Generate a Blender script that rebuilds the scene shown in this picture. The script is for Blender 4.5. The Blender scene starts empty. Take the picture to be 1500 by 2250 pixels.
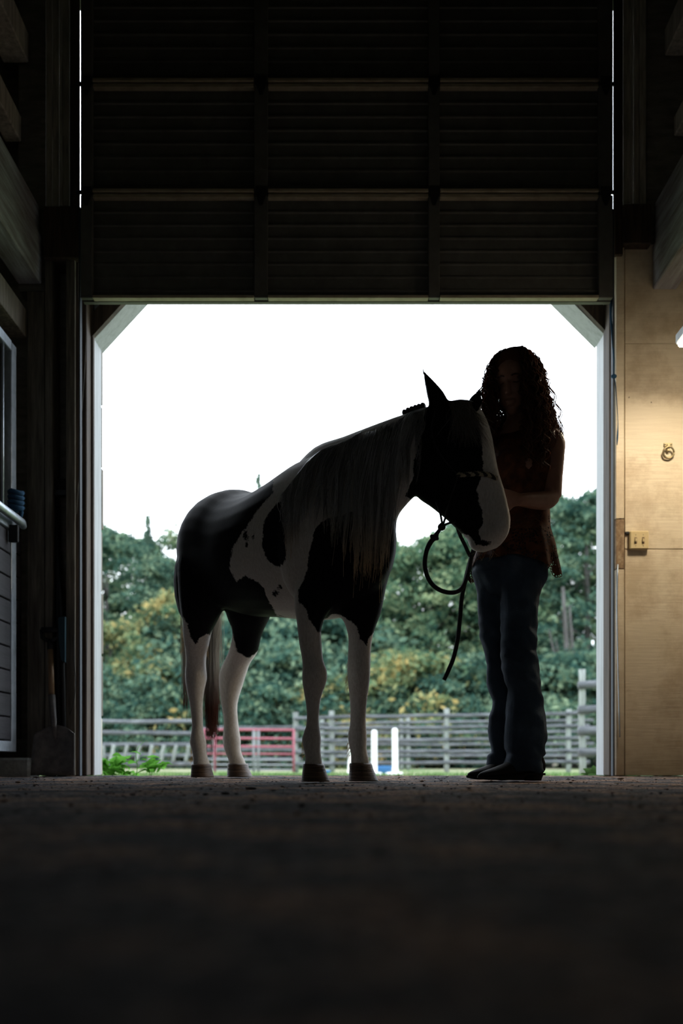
import bpy, bmesh, math, random
import numpy as np
from mathutils import Vector, Matrix, noise
from mathutils.bvhtree import BVHTree
random.seed(7); np.random.seed(7)
R = math.radians
SC = bpy.context.scene
COL = SC.collection
F = 2187.0; CH = 0.08; HY = 1672.0          # focal length in px, camera height, horizon row

# ---------------------------------------------------------------- camera
cd = bpy.data.cameras.new('camera'); cam = bpy.data.objects.new('camera', cd); COL.objects.link(cam)
cam.location = (0, 0, CH); cam.rotation_euler = (R(90), 0, 0)
cd.sensor_fit = 'AUTO'; cd.sensor_width = 36; cd.lens = 35.0; cd.shift_y = (HY-1125)/2250
cd.clip_start = 0.02; cd.clip_end = 400
cd.dof.use_dof = True; cd.dof.focus_distance = 4.0; cd.dof.aperture_fstop = 2.0
SC.camera = cam
# ---------------------------------------------------------------- light and exposure
SC.view_settings.view_transform = 'Standard'; SC.view_settings.look = 'None'
SC.view_settings.gamma = 1.0; SC.view_settings.use_curve_mapping = False
SC.view_settings.exposure = 0.0
SKY_STRENGTH = 4.2
LAMP_STRENGTH = 84.0
w = bpy.data.worlds.new('overcast_sky'); SC.world = w; w.use_nodes = True
nt = w.node_tree; nt.nodes.clear()
wo = nt.nodes.new('ShaderNodeOutputWorld'); bg = nt.nodes.new('ShaderNodeBackground')
tc = nt.nodes.new('ShaderNodeTexCoord'); mp = nt.nodes.new('ShaderNodeMapping'); mp.inputs['Scale'].default_value = (1, 1, 3)
nz = nt.nodes.new('ShaderNodeTexNoise'); nz.inputs['Scale'].default_value = 2.2; nz.inputs['Detail'].default_value = 4
cr = nt.nodes.new('ShaderNodeValToRGB'); cr.color_ramp.elements[0].color = (0.70, 0.83, 1.0, 1); cr.color_ramp.elements[1].color = (0.88, 0.94, 1.0, 1)
cr.color_ramp.elements[0].position = .3; cr.color_ramp.elements[1].position = .55
nt.links.new(tc.outputs['Generated'], mp.inputs['Vector']); nt.links.new(mp.outputs[0], nz.inputs['Vector'])
nt.links.new(nz.outputs['Fac'], cr.inputs[0]); nt.links.new(cr.outputs[0], bg.inputs['Color'])
bg.inputs['Strength'].default_value = SKY_STRENGTH; nt.links.new(bg.outputs[0], wo.inputs['Surface'])

# ---------------------------------------------------------------- helpers
def at(px, py, Y):
    return Vector(((px-750)/F*Y, Y, CH-(py-HY)/F*Y))
def X(px, Y): return (px-750)/F*Y
def Z(py, Y): return CH-(py-HY)/F*Y
def proj(v): return 750+F*v[0]/v[1], HY-(v[2]-CH)*F/v[1]

def tag(o, label=None, cat=None, group=None, kind=None):
    if label: o['label'] = label
    if cat: o['category'] = cat
    if group: o['group'] = group
    if kind: o['kind'] = kind
    return o
def empty(name, loc=(0, 0, 0)):
    o = bpy.data.objects.new(name, None); COL.objects.link(o); o.location = loc; o.empty_display_size = .1
    return o
def setparent(o, p):
    if p is not None:
        o.parent = p
        o.matrix_parent_inverse = Matrix.Translation(-Vector(p.location)) if (p.parent is None) else Matrix.Translation(-WL[p.name])
WL = {}
def mesh_obj(name, me, mat=None, parent=None, smooth=False):
    o = bpy.data.objects.new(name, me); COL.objects.link(o)
    if mat and not me.materials: me.materials.append(mat)
    if smooth: me.polygons.foreach_set('use_smooth', [True]*len(me.polygons))
    WL[o.name] = Vector((0, 0, 0))
    setparent(o, parent)
    return o
def bm_obj(name, bm, mat=None, parent=None, smooth=False):
    me = bpy.data.meshes.new(name); bmesh.ops.recalc_face_normals(bm, faces=bm.faces[:]); bm.to_mesh(me); bm.free()
    return mesh_obj(name, me, mat, parent, smooth)
def add_box(bm, x0, x1, y0, y1, z0, z1, bev=0.0):
    x0, x1 = sorted((x0, x1)); y0, y1 = sorted((y0, y1)); z0, z1 = sorted((z0, z1))
    vs = [bm.verts.new((x, y, z)) for x in (x0, x1) for y in (y0, y1) for z in (z0, z1)]
    fs = [(0, 1, 3, 2), (4, 6, 7, 5), (0, 4, 5, 1), (2, 3, 7, 6), (0, 2, 6, 4), (1, 5, 7, 3)]
    fcs = [bm.faces.new([vs[i] for i in f]) for f in fs]
    if bev > 0:
        es = list({e for f in fcs for e in f.edges})
        bmesh.ops.bevel(bm, geom=es, offset=bev, segments=1, affect='EDGES')
def box(name, x0, x1, y0, y1, z0, z1, mat, parent=None, bev=0.003):
    bm = bmesh.new(); add_box(bm, x0, x1, y0, y1, z0, z1, bev)
    return bm_obj(name, bm, mat, parent)
def pbox(name, pl, pr, pt, pb, Y, th, mat, parent=None, bev=0.003, zmin=0.0):
    """box whose front face at depth Y spans the given image columns and rows"""
    return box(name, X(pl, Y), X(pr, Y), Y, Y+th, Z(pt, Y), max(Z(pb, Y), zmin), mat, parent, bev)
def add_prism(bm, pts_xz, y0, y1):
    a = [bm.verts.new((x, y0, z)) for x, z in pts_xz]; b = [bm.verts.new((x, y1, z)) for x, z in pts_xz]
    bm.faces.new(a); bm.faces.new(b[::-1])
    for i in range(len(a)):
        j = (i+1) % len(a); bm.faces.new((a[i], b[i], b[j], a[j]))
def add_loft(bm, rings, n=16, cap=True):
    """rings: (centre, axis1, axis2)"""
    R_ = []
    for c, a, b in rings:
        R_.append([bm.verts.new(c + a*math.cos(2*math.pi*k/n) + b*math.sin(2*math.pi*k/n)) for k in range(n)])
    for p, q in zip(R_, R_[1:]):
        for k in range(n):
            l = (k+1) % n; bm.faces.new((p[k], p[l], q[l], q[k]))
    if cap:
        bm.faces.new(R_[0][::-1]); bm.faces.new(R_[-1])
def catmull(pts, k):
    P = [np.array(p, float) for p in pts]; out = []
    P = [2*P[0]-P[1]] + P + [2*P[-1]-P[-2]]
    for i in range(1, len(P)-2):
        for j in range(k):
            t = j/k; a, b, c, d = P[i-1:i+3]
            out.append(.5*((2*b)+(-a+c)*t+(2*a-5*b+4*c-d)*t*t+(-a+3*b-3*c+d)*t**3))
    out.append(P[-2]); return out
def ring_flat(rings):
    return [list(c)+list(a)+list(b) for c, a, b in rings]
def smooth_rings(rings, k=4):
    o = catmull(ring_flat(rings), k)
    return [(Vector(r[:3]), Vector(r[3:6]), Vector(r[6:9])) for r in o]
def add_tube(bm, pts, radii, n=8, k=1):
    """round tube through pts with per-point radius"""
    if k > 1:
        q = catmull([list(p)+[r] for p, r in zip(pts, radii)], k); pts = [Vector(a[:3]) for a in q]; radii = [max(a[3], 1e-4) for a in q]
    pts = [Vector(p) for p in pts]
    ref = None; rings = []
    for i, p in enumerate(pts):
        d = (pts[min(i+1, len(pts)-1)]-pts[max(i-1, 0)])
        if d.length < 1e-9: d = Vector((0, 0, 1))
        d.normalize()
        if ref is None:
            ref = d.orthogonal().normalized()
        ref = (ref - d*ref.dot(d))
        if ref.length < 1e-6: ref = d.orthogonal()
        ref.normalize(); s = d.cross(ref)
        rings.append((p, ref*radii[i], s*radii[i]))
    add_loft(bm, rings, n)
def tube(name, pts, r, mat, parent=None, n=8, k=1):
    bm = bmesh.new(); rr = r if isinstance(r, (list, tuple)) else [r]*len(pts)
    add_tube(bm, pts, rr, n, k); return bm_obj(name, bm, mat, parent, True)
def add_ellipsoid(bm, c, a, b, d, n=16, m=10):
    """centre, three axis vectors"""
    rings = []
    c = Vector(c)
    for i in range(m+1):
        t = -math.pi/2 + math.pi*i/m
        t = max(min(t, math.pi/2-.12), -math.pi/2+.12)
        rings.append((c+d*math.sin(t), a*math.cos(t), b*math.cos(t)))
    add_loft(bm, rings, n)
def remeshed(name, bm, voxel, smooth_it=4):
    me = bpy.data.meshes.new('tmp'); bmesh.ops.recalc_face_normals(bm, faces=bm.faces[:]); bm.to_mesh(me); bm.free()
    o = bpy.data.objects.new('tmp', me); COL.objects.link(o)
    m = o.modifiers.new('r', 'REMESH'); m.mode = 'VOXEL'; m.voxel_size = voxel
    s = o.modifiers.new('s', 'SMOOTH'); s.factor = .5; s.iterations = smooth_it
    dg = bpy.context.evaluated_depsgraph_get(); dg.update()
    out = bpy.data.meshes.new_from_object(o.evaluated_get(dg)); out.name = name
    bpy.data.objects.remove(o); bpy.data.meshes.remove(me)
    out.polygons.foreach_set('use_smooth', [True]*len(out.polygons))
    return out
def verts_np(me):
    a = np.empty(len(me.vertices)*3); me.vertices.foreach_get('co', a); return a.reshape(-1, 3)
def set_verts(me, a): me.vertices.foreach_set('co', a.ravel()); me.update()
def strands_mesh(name, strands, n=3, tones=None):
    """strands: list of (pts Nx3 array, radii N)"""
    V = []; Fc = []; base = 0
    for pts, rad in strands:
        pts = np.asarray(pts); N = len(pts); rad = np.asarray(rad)
        d = np.gradient(pts, axis=0); d /= (np.linalg.norm(d, axis=1)[:, None]+1e-9)
        up = np.array([0.3, 1.0, 0.15]); s = np.cross(d, up); s /= (np.linalg.norm(s, axis=1)[:, None]+1e-9); t = np.cross(d, s)
        for k in range(n):
            a = 2*math.pi*k/n
            V.append(pts + (s*math.cos(a)+t*math.sin(a))*rad[:, None])
        idx = base+np.arange(N-1)
        for k in range(n):
            l = (k+1) % n
            Fc.append(np.stack([idx+k*N, idx+l*N, idx+1+l*N, idx+1+k*N], 1))
        base += n*N
    V = np.concatenate(V); Fc = np.concatenate(Fc)
    me = bpy.data.meshes.new(name); me.from_pydata(V.tolist(), [], Fc.tolist()); me.update()
    me.polygons.foreach_set('use_smooth', [True]*len(me.polygons))
    if tones is not None:
        a = me.attributes.new('tone', 'FLOAT', 'POINT'); a.data.foreach_set('value', np.concatenate([np.full(len(p)*n, t) for (p, _), t in zip(strands, tones)]).astype(np.float32))
    return me

# ---------------------------------------------------------------- materials
def mat(name, build=None, col=(.5, .5, .5), rough=.7, metal=0, spec=.5):
    m = bpy.data.materials.new(name); m.use_nodes = True; nt = m.node_tree
    b = nt.nodes['Principled BSDF']; b.inputs['Base Color'].default_value = (*col, 1)
    b.inputs['Roughness'].default_value = rough; b.inputs['Metallic'].default_value = metal
    b.inputs['Specular IOR Level'].default_value = spec
    if build: build(nt, b)
    return m
def N(nt, t, **kw):
    n = nt.nodes.new(t)
    for k, v in kw.items():
        if k in n.inputs: n.inputs[k].default_value = v
        else: setattr(n, k, v)
    return n
def coords(nt, scale=(1, 1, 1), kind='Object'):
    t = nt.nodes.new('ShaderNodeTexCoord'); m = nt.nodes.new('ShaderNodeMapping'); m.inputs['Scale'].default_value = scale
    nt.links.new(t.outputs[kind], m.inputs[0]); return m.outputs[0]
def ramp(nt, fac, stops):
    r = nt.nodes.new('ShaderNodeValToRGB'); e = r.color_ramp.elements
    while len(e) < len(stops): e.new(.5)
    for i, (p, c) in enumerate(stops): e[i].position = p; e[i].color = (*c, 1)
    nt.links.new(fac, r.inputs[0]); return r.outputs[0]
def noise_tex(nt, vec, scale, detail=5, rough=.55):
    n = N(nt, 'ShaderNodeTexNoise', Scale=scale, Detail=detail, Roughness=rough); nt.links.new(vec, n.inputs['Vector']); return n.outputs['Fac']
def bump(nt, b, h, dist=.01, strength=.6):
    u = N(nt, 'ShaderNodeBump', Strength=strength, Distance=dist); nt.links.new(h, u.inputs['Height']); nt.links.new(u.outputs[0], b.inputs['Normal'])
def mixc(nt, fac, a, b):
    m = nt.nodes.new('ShaderNodeMix'); m.data_type = 'RGBA'
    for s, v in ((m.inputs[0], fac), (m.inputs[6], a), (m.inputs[7], b)):
        if isinstance(v, (int, float)): s.default_value = v
        elif isinstance(v, tuple): s.default_value = (*v, 1)
        else: nt.links.new(v, s)
    return m.outputs[2]
def math_n(nt, op, a, b=0.0, c=None):
    m = nt.nodes.new('ShaderNodeMath'); m.operation = op
    for s, v in zip(m.inputs, (a, b, c)):
        if v is None: continue
        if isinstance(v, (int, float)): s.default_value = v
        else: nt.links.new(v, s)
    return m.outputs[0]
def grain(name, c0, c1, c2, scale=(8, 8, .6), rough=.75, bmp=.004, spec=.4, nscale=6, var=0.0):
    def bld(nt, b):
        v = coords(nt, scale); f = noise_tex(nt, v, nscale, 8, .65)
        c = ramp(nt, f, [(.28, c0), (.5, c1), (.72, c2)])
        if var:
            oi = nt.nodes.new('ShaderNodeObjectInfo')
            k = math_n(nt, 'MULTIPLY_ADD', oi.outputs['Random'], var, 1-var/2)
            vm = nt.nodes.new('ShaderNodeVectorMath'); vm.operation = 'SCALE'; nt.links.new(c, vm.inputs[0]); nt.links.new(k, vm.inputs['Scale']); c = vm.outputs[0]
        nt.links.new(c, b.inputs['Base Color']); bump(nt, b, f, bmp, .7)
    return mat(name, bld, rough=rough, spec=spec)
M = {}
M['old_wood'] = grain('weathered barn board', (0.085, 0.0714, 0.0544), (0.187, 0.1615, 0.1275), (0.34, 0.2975, 0.238), var=.35)
M['dark_wood'] = grain('dark aged timber', (.03, .02, .014), (.07, .048, .034), (.13, .09, .06), var=.3)
M['beam_h'] = grain('painted timber beam', (.12, .095, .08), (.27, .265, .28), (.46, .48, .53), scale=(5, .5, 5), nscale=5)
M['strip'] = grain('faded white trim', (0.264, 0.242, 0.198), (0.528, 0.484, 0.418), (0.748, 0.704, 0.616), scale=(9, 9, 1.2), nscale=4, var=.25)
M['white_paint'] = grain('chalky white paint', (0.336, 0.344, 0.352), (0.464, 0.48, 0.496), (0.512, 0.528, 0.544), scale=(7, 7, .5), nscale=5, rough=.6)
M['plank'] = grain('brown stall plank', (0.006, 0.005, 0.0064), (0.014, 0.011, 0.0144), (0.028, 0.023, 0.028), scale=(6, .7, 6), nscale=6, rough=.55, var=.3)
M['log'] = grain('grey weathered log', (0.0294, 0.0336, 0.0378), (0.0798, 0.0861, 0.0966), (0.1785, 0.189, 0.1995), scale=(1, 6, 6), nscale=3, var=.35)
M['post'] = grain('pale weathered post', (0.105, 0.1176, 0.1092), (0.189, 0.21, 0.1953), (0.294, 0.3192, 0.2982), scale=(6, 6, 1), nscale=3, var=.3)
M['trunk'] = grain('tree bark', (0.0252, 0.0231, 0.021), (0.0588, 0.0546, 0.0504), (0.1155, 0.1113, 0.105), scale=(3, 3, .6), nscale=3, bmp=.03)
M['metal'] = grain('dull galvanised steel', (.3, .33, .36), (.42, .46, .5), (.52, .56, .6), rough=.4, scale=(3, 3, 3)); M['metal'].node_tree.nodes['Principled BSDF'].inputs['Metallic'].default_value = .8
M['track'] = mat('dull track steel', col=(.055, .065, .08), rough=.7, metal=.0, spec=.3)
M['blk_metal'] = mat('blackened steel', col=(.03, .03, .032), rough=.5, metal=.5)
M['shovel'] = grain('scuffed shovel steel', (0.075, 0.0675, 0.0675), (0.15, 0.135, 0.1275), (0.24, 0.21, 0.195), rough=.45, scale=(3, 3, 3))
M['red_pipe'] = mat('faded red gate paint', col=(0.2835, 0.0714, 0.1008), rough=.6)
M['grey_pipe'] = mat('grey pipe', col=(0.189, 0.1995, 0.21), rough=.6)
M['chalk'] = mat('white jump post', col=(0.84, 0.861, 0.84), rough=.6)
M['blue'] = mat('blue plastic', col=(0.05001, 0.2, 0.5), rough=.4)
M['blue_rope'] = mat('blue twine', lambda nt, b: bump(nt, b, noise_tex(nt, coords(nt), 400, 3), .002), col=(.01, .06, .13), rough=.9)
M['teal'] = mat('teal plastic', col=(.01, .045, .065), rough=.5)
M['bristle'] = mat('black bristles', col=(.03, .03, .032), rough=.9)
M['handle_wood'] = grain('ash tool handle', (.2, .12, .06), (.32, .2, .11), (.42, .28, .16), rough=.5)
M['conc'] = mat('curb concrete', lambda nt, b: (nt.links.new(ramp(nt, noise_tex(nt, coords(nt), 14, 8, .7), [(.3, (.2, .22, .22)), (.7, (.42, .44, .44))]), b.inputs['Base Color']), bump(nt, b, noise_tex(nt, coords(nt), 60, 6), .006)), rough=.9)
M['rope'] = mat('dark braided rope', lambda nt, b: bump(nt, b, noise_tex(nt, coords(nt), 300, 3), .003), col=(.018, .018, .022), rough=.85)
M['switch'] = mat('ivory plastic', col=(.62, .5, .28), rough=.45)
M['ring'] = mat('tarnished brass', col=(.35, .29, .17), rough=.4, metal=.85)

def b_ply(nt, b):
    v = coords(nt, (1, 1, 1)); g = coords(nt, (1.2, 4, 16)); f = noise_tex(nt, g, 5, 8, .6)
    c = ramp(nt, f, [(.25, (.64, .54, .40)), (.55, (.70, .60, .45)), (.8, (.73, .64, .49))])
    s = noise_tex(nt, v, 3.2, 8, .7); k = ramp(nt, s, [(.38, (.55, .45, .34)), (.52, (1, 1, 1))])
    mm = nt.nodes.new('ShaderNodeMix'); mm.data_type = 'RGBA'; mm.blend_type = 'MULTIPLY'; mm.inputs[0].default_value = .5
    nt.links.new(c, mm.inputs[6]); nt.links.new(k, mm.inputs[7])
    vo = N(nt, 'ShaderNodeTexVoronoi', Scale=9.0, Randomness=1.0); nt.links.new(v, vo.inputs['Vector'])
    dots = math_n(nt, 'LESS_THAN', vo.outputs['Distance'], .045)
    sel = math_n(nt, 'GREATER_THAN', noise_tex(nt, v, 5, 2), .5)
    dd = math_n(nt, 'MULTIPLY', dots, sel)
    # blotchy brown tint, stronger towards the bottom of the wall
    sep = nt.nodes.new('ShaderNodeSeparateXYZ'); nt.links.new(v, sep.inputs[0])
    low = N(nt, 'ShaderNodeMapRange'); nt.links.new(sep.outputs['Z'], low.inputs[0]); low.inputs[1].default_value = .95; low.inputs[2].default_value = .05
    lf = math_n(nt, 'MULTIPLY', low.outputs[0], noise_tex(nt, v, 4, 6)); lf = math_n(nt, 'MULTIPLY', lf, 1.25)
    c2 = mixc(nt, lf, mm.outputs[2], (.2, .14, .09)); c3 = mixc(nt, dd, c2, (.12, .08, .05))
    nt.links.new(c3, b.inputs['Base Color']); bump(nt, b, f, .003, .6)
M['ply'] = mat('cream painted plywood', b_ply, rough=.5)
M['stain'] = grain('grimy rubbed trim', (.1, .06, .03), (.26, .17, .1), (.5, .4, .27), scale=(8, 8, 5), nscale=4)
def b_ceil(nt, b): pass
M['dark_ply'] = grain('brown plywood sheathing', (0.135, 0.12, 0.0975), (0.225, 0.21, 0.18), (0.33, 0.3, 0.255), scale=(2, 2, 7), nscale=4, var=.2)  # plain brown plywood with a light grain
M['door'] = grain('brown steel door', (0.081, 0.0756, 0.0684), (0.108, 0.1026, 0.0936), (0.135, 0.1296, 0.1188), rough=.5, scale=(2, 2, 2), bmp=.001)
M['door_rail'] = grain('tan door rail', (0.24, 0.195, 0.135), (0.36, 0.3, 0.2175), (0.45, 0.39, 0.285), rough=.5, scale=(2, 2, 8), bmp=.001)
M['roof'] = mat('dark roof boards', col=(.05, .045, .04), rough=.9)

def b_floor(nt, b):
    v = coords(nt); a = noise_tex(nt, v, 3.0, 9, .7); f = noise_tex(nt, v, 70, 8, .75)
    c = ramp(nt, a, [(.38, (.034, .037, .046)), (.48, (.10, .098, .103)), (.57, (.24, .165, .125))])
    k = ramp(nt, f, [(.34, (.2, .2, .21)), (.5, (.8, .8, .8)), (.66, (2.2, 2.1, 2.05))])
    mm = nt.nodes.new('ShaderNodeMix'); mm.data_type = 'RGBA'; mm.blend_type = 'MULTIPLY'; mm.inputs[0].default_value = 1.0
    nt.links.new(c, mm.inputs[6]); nt.links.new(k, mm.inputs[7])
    nt.links.new(mm.outputs[2], b.inputs['Base Color']); bump(nt, b, f, .006, 1.0)
M['floor'] = mat('worn packed floor', b_floor, rough=.85, spec=.03)
def b_ground(nt, b):
    v = coords(nt); a = noise_tex(nt, v, .35, 5, .6); f = noise_tex(nt, v, 9, 7, .7)
    g = ramp(nt, f, [(.3, (0.063, 0.1155, 0.042)), (.6, (0.1575, 0.231, 0.0945))]); s = ramp(nt, f, [(.3, (0.273, 0.2205, 0.168)), (.6, (0.42, 0.357, 0.273))])
    t = ramp(nt, a, [(.5, (0, 0, 0)), (.58, (1, 1, 1))])
    nt.links.new(mixc(nt, t, g, s), b.inputs['Base Color'])
M['ground'] = mat('grass and sand ground', b_ground, rough=1, spec=.1)
def leafmat(name, cs, trans=.35):
    m = bpy.data.materials.new(name); m.use_nodes = True; nt = m.node_tree; nt.nodes.clear()
    o = nt.nodes.new('ShaderNodeOutputMaterial'); d = nt.nodes.new('ShaderNodeBsdfDiffuse'); t = nt.nodes.new('ShaderNodeBsdfTranslucent')
    mx = nt.nodes.new('ShaderNodeMixShader'); mx.inputs[0].default_value = trans
    g = nt.nodes.new('ShaderNodeNewGeometry')
    v = coords(nt); f = noise_tex(nt, v, .9, 4, .65)
    f2 = math_n(nt, 'MULTIPLY_ADD', g.outputs['Random Per Island'], .3, f); f3 = math_n(nt, 'SUBTRACT', f2, .14)
    c = ramp(nt, f3, [(.3, cs[0]), (.45, cs[1]), (.58, cs[2]), (.72, cs[3])])
    for s in (d, t): nt.links.new(c, s.inputs['Color'])
    nt.links.new(d.outputs[0], mx.inputs[1]); nt.links.new(t.outputs[0], mx.inputs[2]); nt.links.new(mx.outputs[0], o.inputs[0])
    return m
M['leaf_green'] = leafmat('broadleaf green', [(0.03024, 0.0756, 0.05544), (0.07056, 0.1411, 0.08568), (0.1562, 0.2318, 0.131), (0.3276, 0.3906, 0.2142)])
M['leaf_blue'] = leafmat('cool green foliage', [(0.0252, 0.06552, 0.05544), (0.05544, 0.1159, 0.08568), (0.121, 0.194, 0.131), (0.252, 0.3276, 0.2016)])
M['leaf_yellow'] = leafmat('turning foliage', [(0.0504, 0.1134, 0.07056), (0.1134, 0.1764, 0.09576), (0.2394, 0.2646, 0.126), (0.504, 0.378, 0.1512)])
M['needle'] = leafmat('conifer needles', [(0.04536, 0.0882, 0.07056), (0.0756, 0.131, 0.09576), (0.1134, 0.1814, 0.126), (0.1764, 0.252, 0.1764)], .15)
M['weed'] = leafmat('bright weed leaf', [(0.063, 0.189, 0.0252), (0.0945, 0.273, 0.0378), (0.1365, 0.357, 0.0525), (0.189, 0.441, 0.0735)], .5)
M['weed_dark'] = leafmat('dark weed leaf', [(0.0315, 0.0735, 0.021), (0.0525, 0.105, 0.0315), (0.0735, 0.1365, 0.042), (0.105, 0.1575, 0.0525)], .4)
M['grass'] = leafmat('grass blade', [(0.0525, 0.1155, 0.0378), (0.0945, 0.1785, 0.0588), (0.147, 0.2415, 0.084), (0.21, 0.273, 0.126)], .4)

def b_coat(nt, b):
    at_ = nt.nodes.new('ShaderNodeAttribute'); at_.attribute_name = 'patch'
    v = coords(nt); n = noise_tex(nt, v, 24, 8, .8)
    s = math_n(nt, 'MULTIPLY_ADD', n, 22.0, -11.0); s = math_n(nt, 'ADD', s, at_.outputs['Fac'])
    k = N(nt, 'ShaderNodeMapRange'); nt.links.new(s, k.inputs[0]); k.inputs[1].default_value = -.8; k.inputs[2].default_value = .8
    sp = noise_tex(nt, coords(nt, (1, 1, .35)), 160, 5, .7)
    wh = ramp(nt, sp, [(.3, (.52, .47, .42)), (.7, (.72, .68, .63))]); dk = ramp(nt, sp, [(.3, (.006, .006, .008)), (.7, (.014, .013, .015))])
    nt.links.new(mixc(nt, k.outputs[0], wh, dk), b.inputs['Base Color'])
    r = nt.nodes.new('ShaderNodeMix'); nt.links.new(k.outputs[0], r.inputs[0]); r.inputs[2].default_value = .7; r.inputs[3].default_value = .5
    nt.links.new(r.outputs[0], b.inputs['Roughness'])
    sw_ = N(nt, 'ShaderNodeMapRange'); nt.links.new(k.outputs[0], sw_.inputs[0]); sw_.inputs[3].default_value = .8; sw_.inputs[4].default_value = .0; nt.links.new(sw_.outputs[0], b.inputs['Sheen Weight']); b.inputs['Sheen Roughness'].default_value = .4
    bump(nt, b, sp, .0015, .5)
M['coat'] = mat('pinto coat', b_coat, spec=.010)
def b_hoof(nt, b):
    f = noise_tex(nt, coords(nt, (4, 4, 60)), 2.5, 6, .6)
    nt.links.new(ramp(nt, f, [(.3, (.03, .016, .01)), (.5, (.085, .045, .026)), (.7, (.17, .1, .06))]), b.inputs['Base Color']); bump(nt, b, f, .004, .9)
M['hoof'] = mat('brown ringed hoof', b_hoof, rough=.5)
def hairmat(name, c0, c1, c2=None, zlo=None, zhi=None, rough=.32, spec=.7, trans=.5, tone=False):
    def bld(nt, b):
        g = nt.nodes.new('ShaderNodeNewGeometry')
        ta = nt.nodes.new('ShaderNodeAttribute'); ta.attribute_name = 'tone'
        c = ramp(nt, math_n(nt, 'MULTIPLY_ADD', g.outputs['Random Per Island'], .35, math_n(nt, 'MULTIPLY', ta.outputs['Fac'], .65)) if tone else g.outputs['Random Per Island'], [(0, c0), (1, c1)])
        if c2:
            sp = nt.nodes.new('ShaderNodeSeparateXYZ'); nt.links.new(g.outputs['Position'], sp.inputs[0])
            k = N(nt, 'ShaderNodeMapRange'); nt.links.new(sp.outputs['Z'], k.inputs[0]); k.inputs[1].default_value = zhi; k.inputs[2].default_value = zlo
            c = mixc(nt, k.outputs[0], c, c2)
        nt.links.new(c, b.inputs['Base Color'])
        t = nt.nodes.new('ShaderNodeBsdfTranslucent'); nt.links.new(c, t.inputs['Color']); mx = nt.nodes.new('ShaderNodeMixShader'); mx.inputs[0].default_value = trans
        o = nt.nodes['Material Output']; nt.links.new(b.outputs[0], mx.inputs[1]); nt.links.new(t.outputs[0], mx.inputs[2]); nt.links.new(mx.outputs[0], o.inputs['Surface'])
    return mat(name, bld, rough=rough, spec=spec)
M['mane'] = hairmat('pale mane hair', (.22, .21, .21), (.95, .94, .93), (.8, .64, .42), .80, 1.0, tone=True)  # yellowish tips: warm lamp light put into the hair colour
M['forelock'] = hairmat('pale forelock', (.12, .1, .09), (.4, .36, .32))
M['tail'] = hairmat('tail hair', (.42, .39, .34), (.62, .58, .52), (.14, .045, .025), .35, .58)
M['curls'] = hairmat('auburn curls', (.07, .024, .011), (.26, .10, .045))
M['braid'] = mat('dark mane braid', col=(.025, .018, .02), rough=.6)
def b_skin(nt, b):
    f = noise_tex(nt, coords(nt), 30, 5); nt.links.new(ramp(nt, f, [(.3, (.26, .12, .075)), (.7, (.34, .17, .11))]), b.inputs['Base Color'])
    b.inputs['Subsurface Weight'].default_value = .08; b.inputs['Subsurface Radius'].default_value = (.02, .008, .004)
M['skin'] = mat('skin', b_skin, rough=.5)
def b_jeans(nt, b):
    v = coords(nt); f = noise_tex(nt, v, 7, 5); h = noise_tex(nt, v, 260, 3)
    nt.links.new(ramp(nt, f, [(.3, (.018, .03, .05)), (.6, (.038, .06, .09)), (.75, (.08, .11, .145))]), b.inputs['Base Color'])
    bump(nt, b, h, .002, .5)
M['jeans'] = mat('dark blue denim', b_jeans, rough=.85, spec=.2)
M['boot'] = mat('black leather', lambda nt, b: bump(nt, b, noise_tex(nt, coords(nt), 60, 5), .002), col=(.022, .02, .02), rough=.8, spec=.15)
def b_lace(nt, b):
    v = coords(nt); vo = N(nt, 'ShaderNodeTexVoronoi', Scale=95.0); vo.feature = 'DISTANCE_TO_EDGE'; nt.links.new(v, vo.inputs['Vector'])
    fl = N(nt, 'ShaderNodeTexVoronoi', Scale=20.0); nt.links.new(v, fl.inputs['Vector'])
    thread = math_n(nt, 'LESS_THAN', vo.outputs['Distance'], .14); solid = math_n(nt, 'LESS_THAN', fl.outputs['Distance'], .42)
    sp = nt.nodes.new('ShaderNodeSeparateXYZ'); nt.links.new(v, sp.inputs[0]); up = math_n(nt, 'GREATER_THAN', sp.outputs['Z'], 1.06)
    a = math_n(nt, 'MAXIMUM', math_n(nt, 'MAXIMUM', thread, solid), up)
    nt.links.new(a, b.inputs['Alpha'])
    nt.links.new(ramp(nt, noise_tex(nt, v, 25, 4), [(.35, (.04, .012, .006)), (.65, (.13, .045, .018))]), b.inputs['Base Color'])
M['lace'] = mat('rust brown lace', b_lace, rough=.8, spec=.2)
M['eye'] = mat('dark wet eye', col=(.006, .004, .003), rough=.08)
def b_lamp(nt, b):
    b.inputs['Emission Color'].default_value = (1, .84, .60, 1); b.inputs['Emission Strength'].default_value = LAMP_STRENGTH
M['lamp'] = mat('glowing diffuser', b_lamp, col=(1, .9, .75))
def b_halter(nt, b):
    wv = N(nt, 'ShaderNodeTexWave', Scale=24.0); nt.links.new(coords(nt), wv.inputs['Vector']); wv.bands_direction = 'DIAGONAL'
    nt.links.new(ramp(nt, wv.outputs['Fac'], [(.45, (.02, .018, .015)), (.55, (.45, .38, .26))]), b.inputs['Base Color'])
M['noseband'] = mat('dark and tan plaited rope', b_halter, rough=.8)

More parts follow.
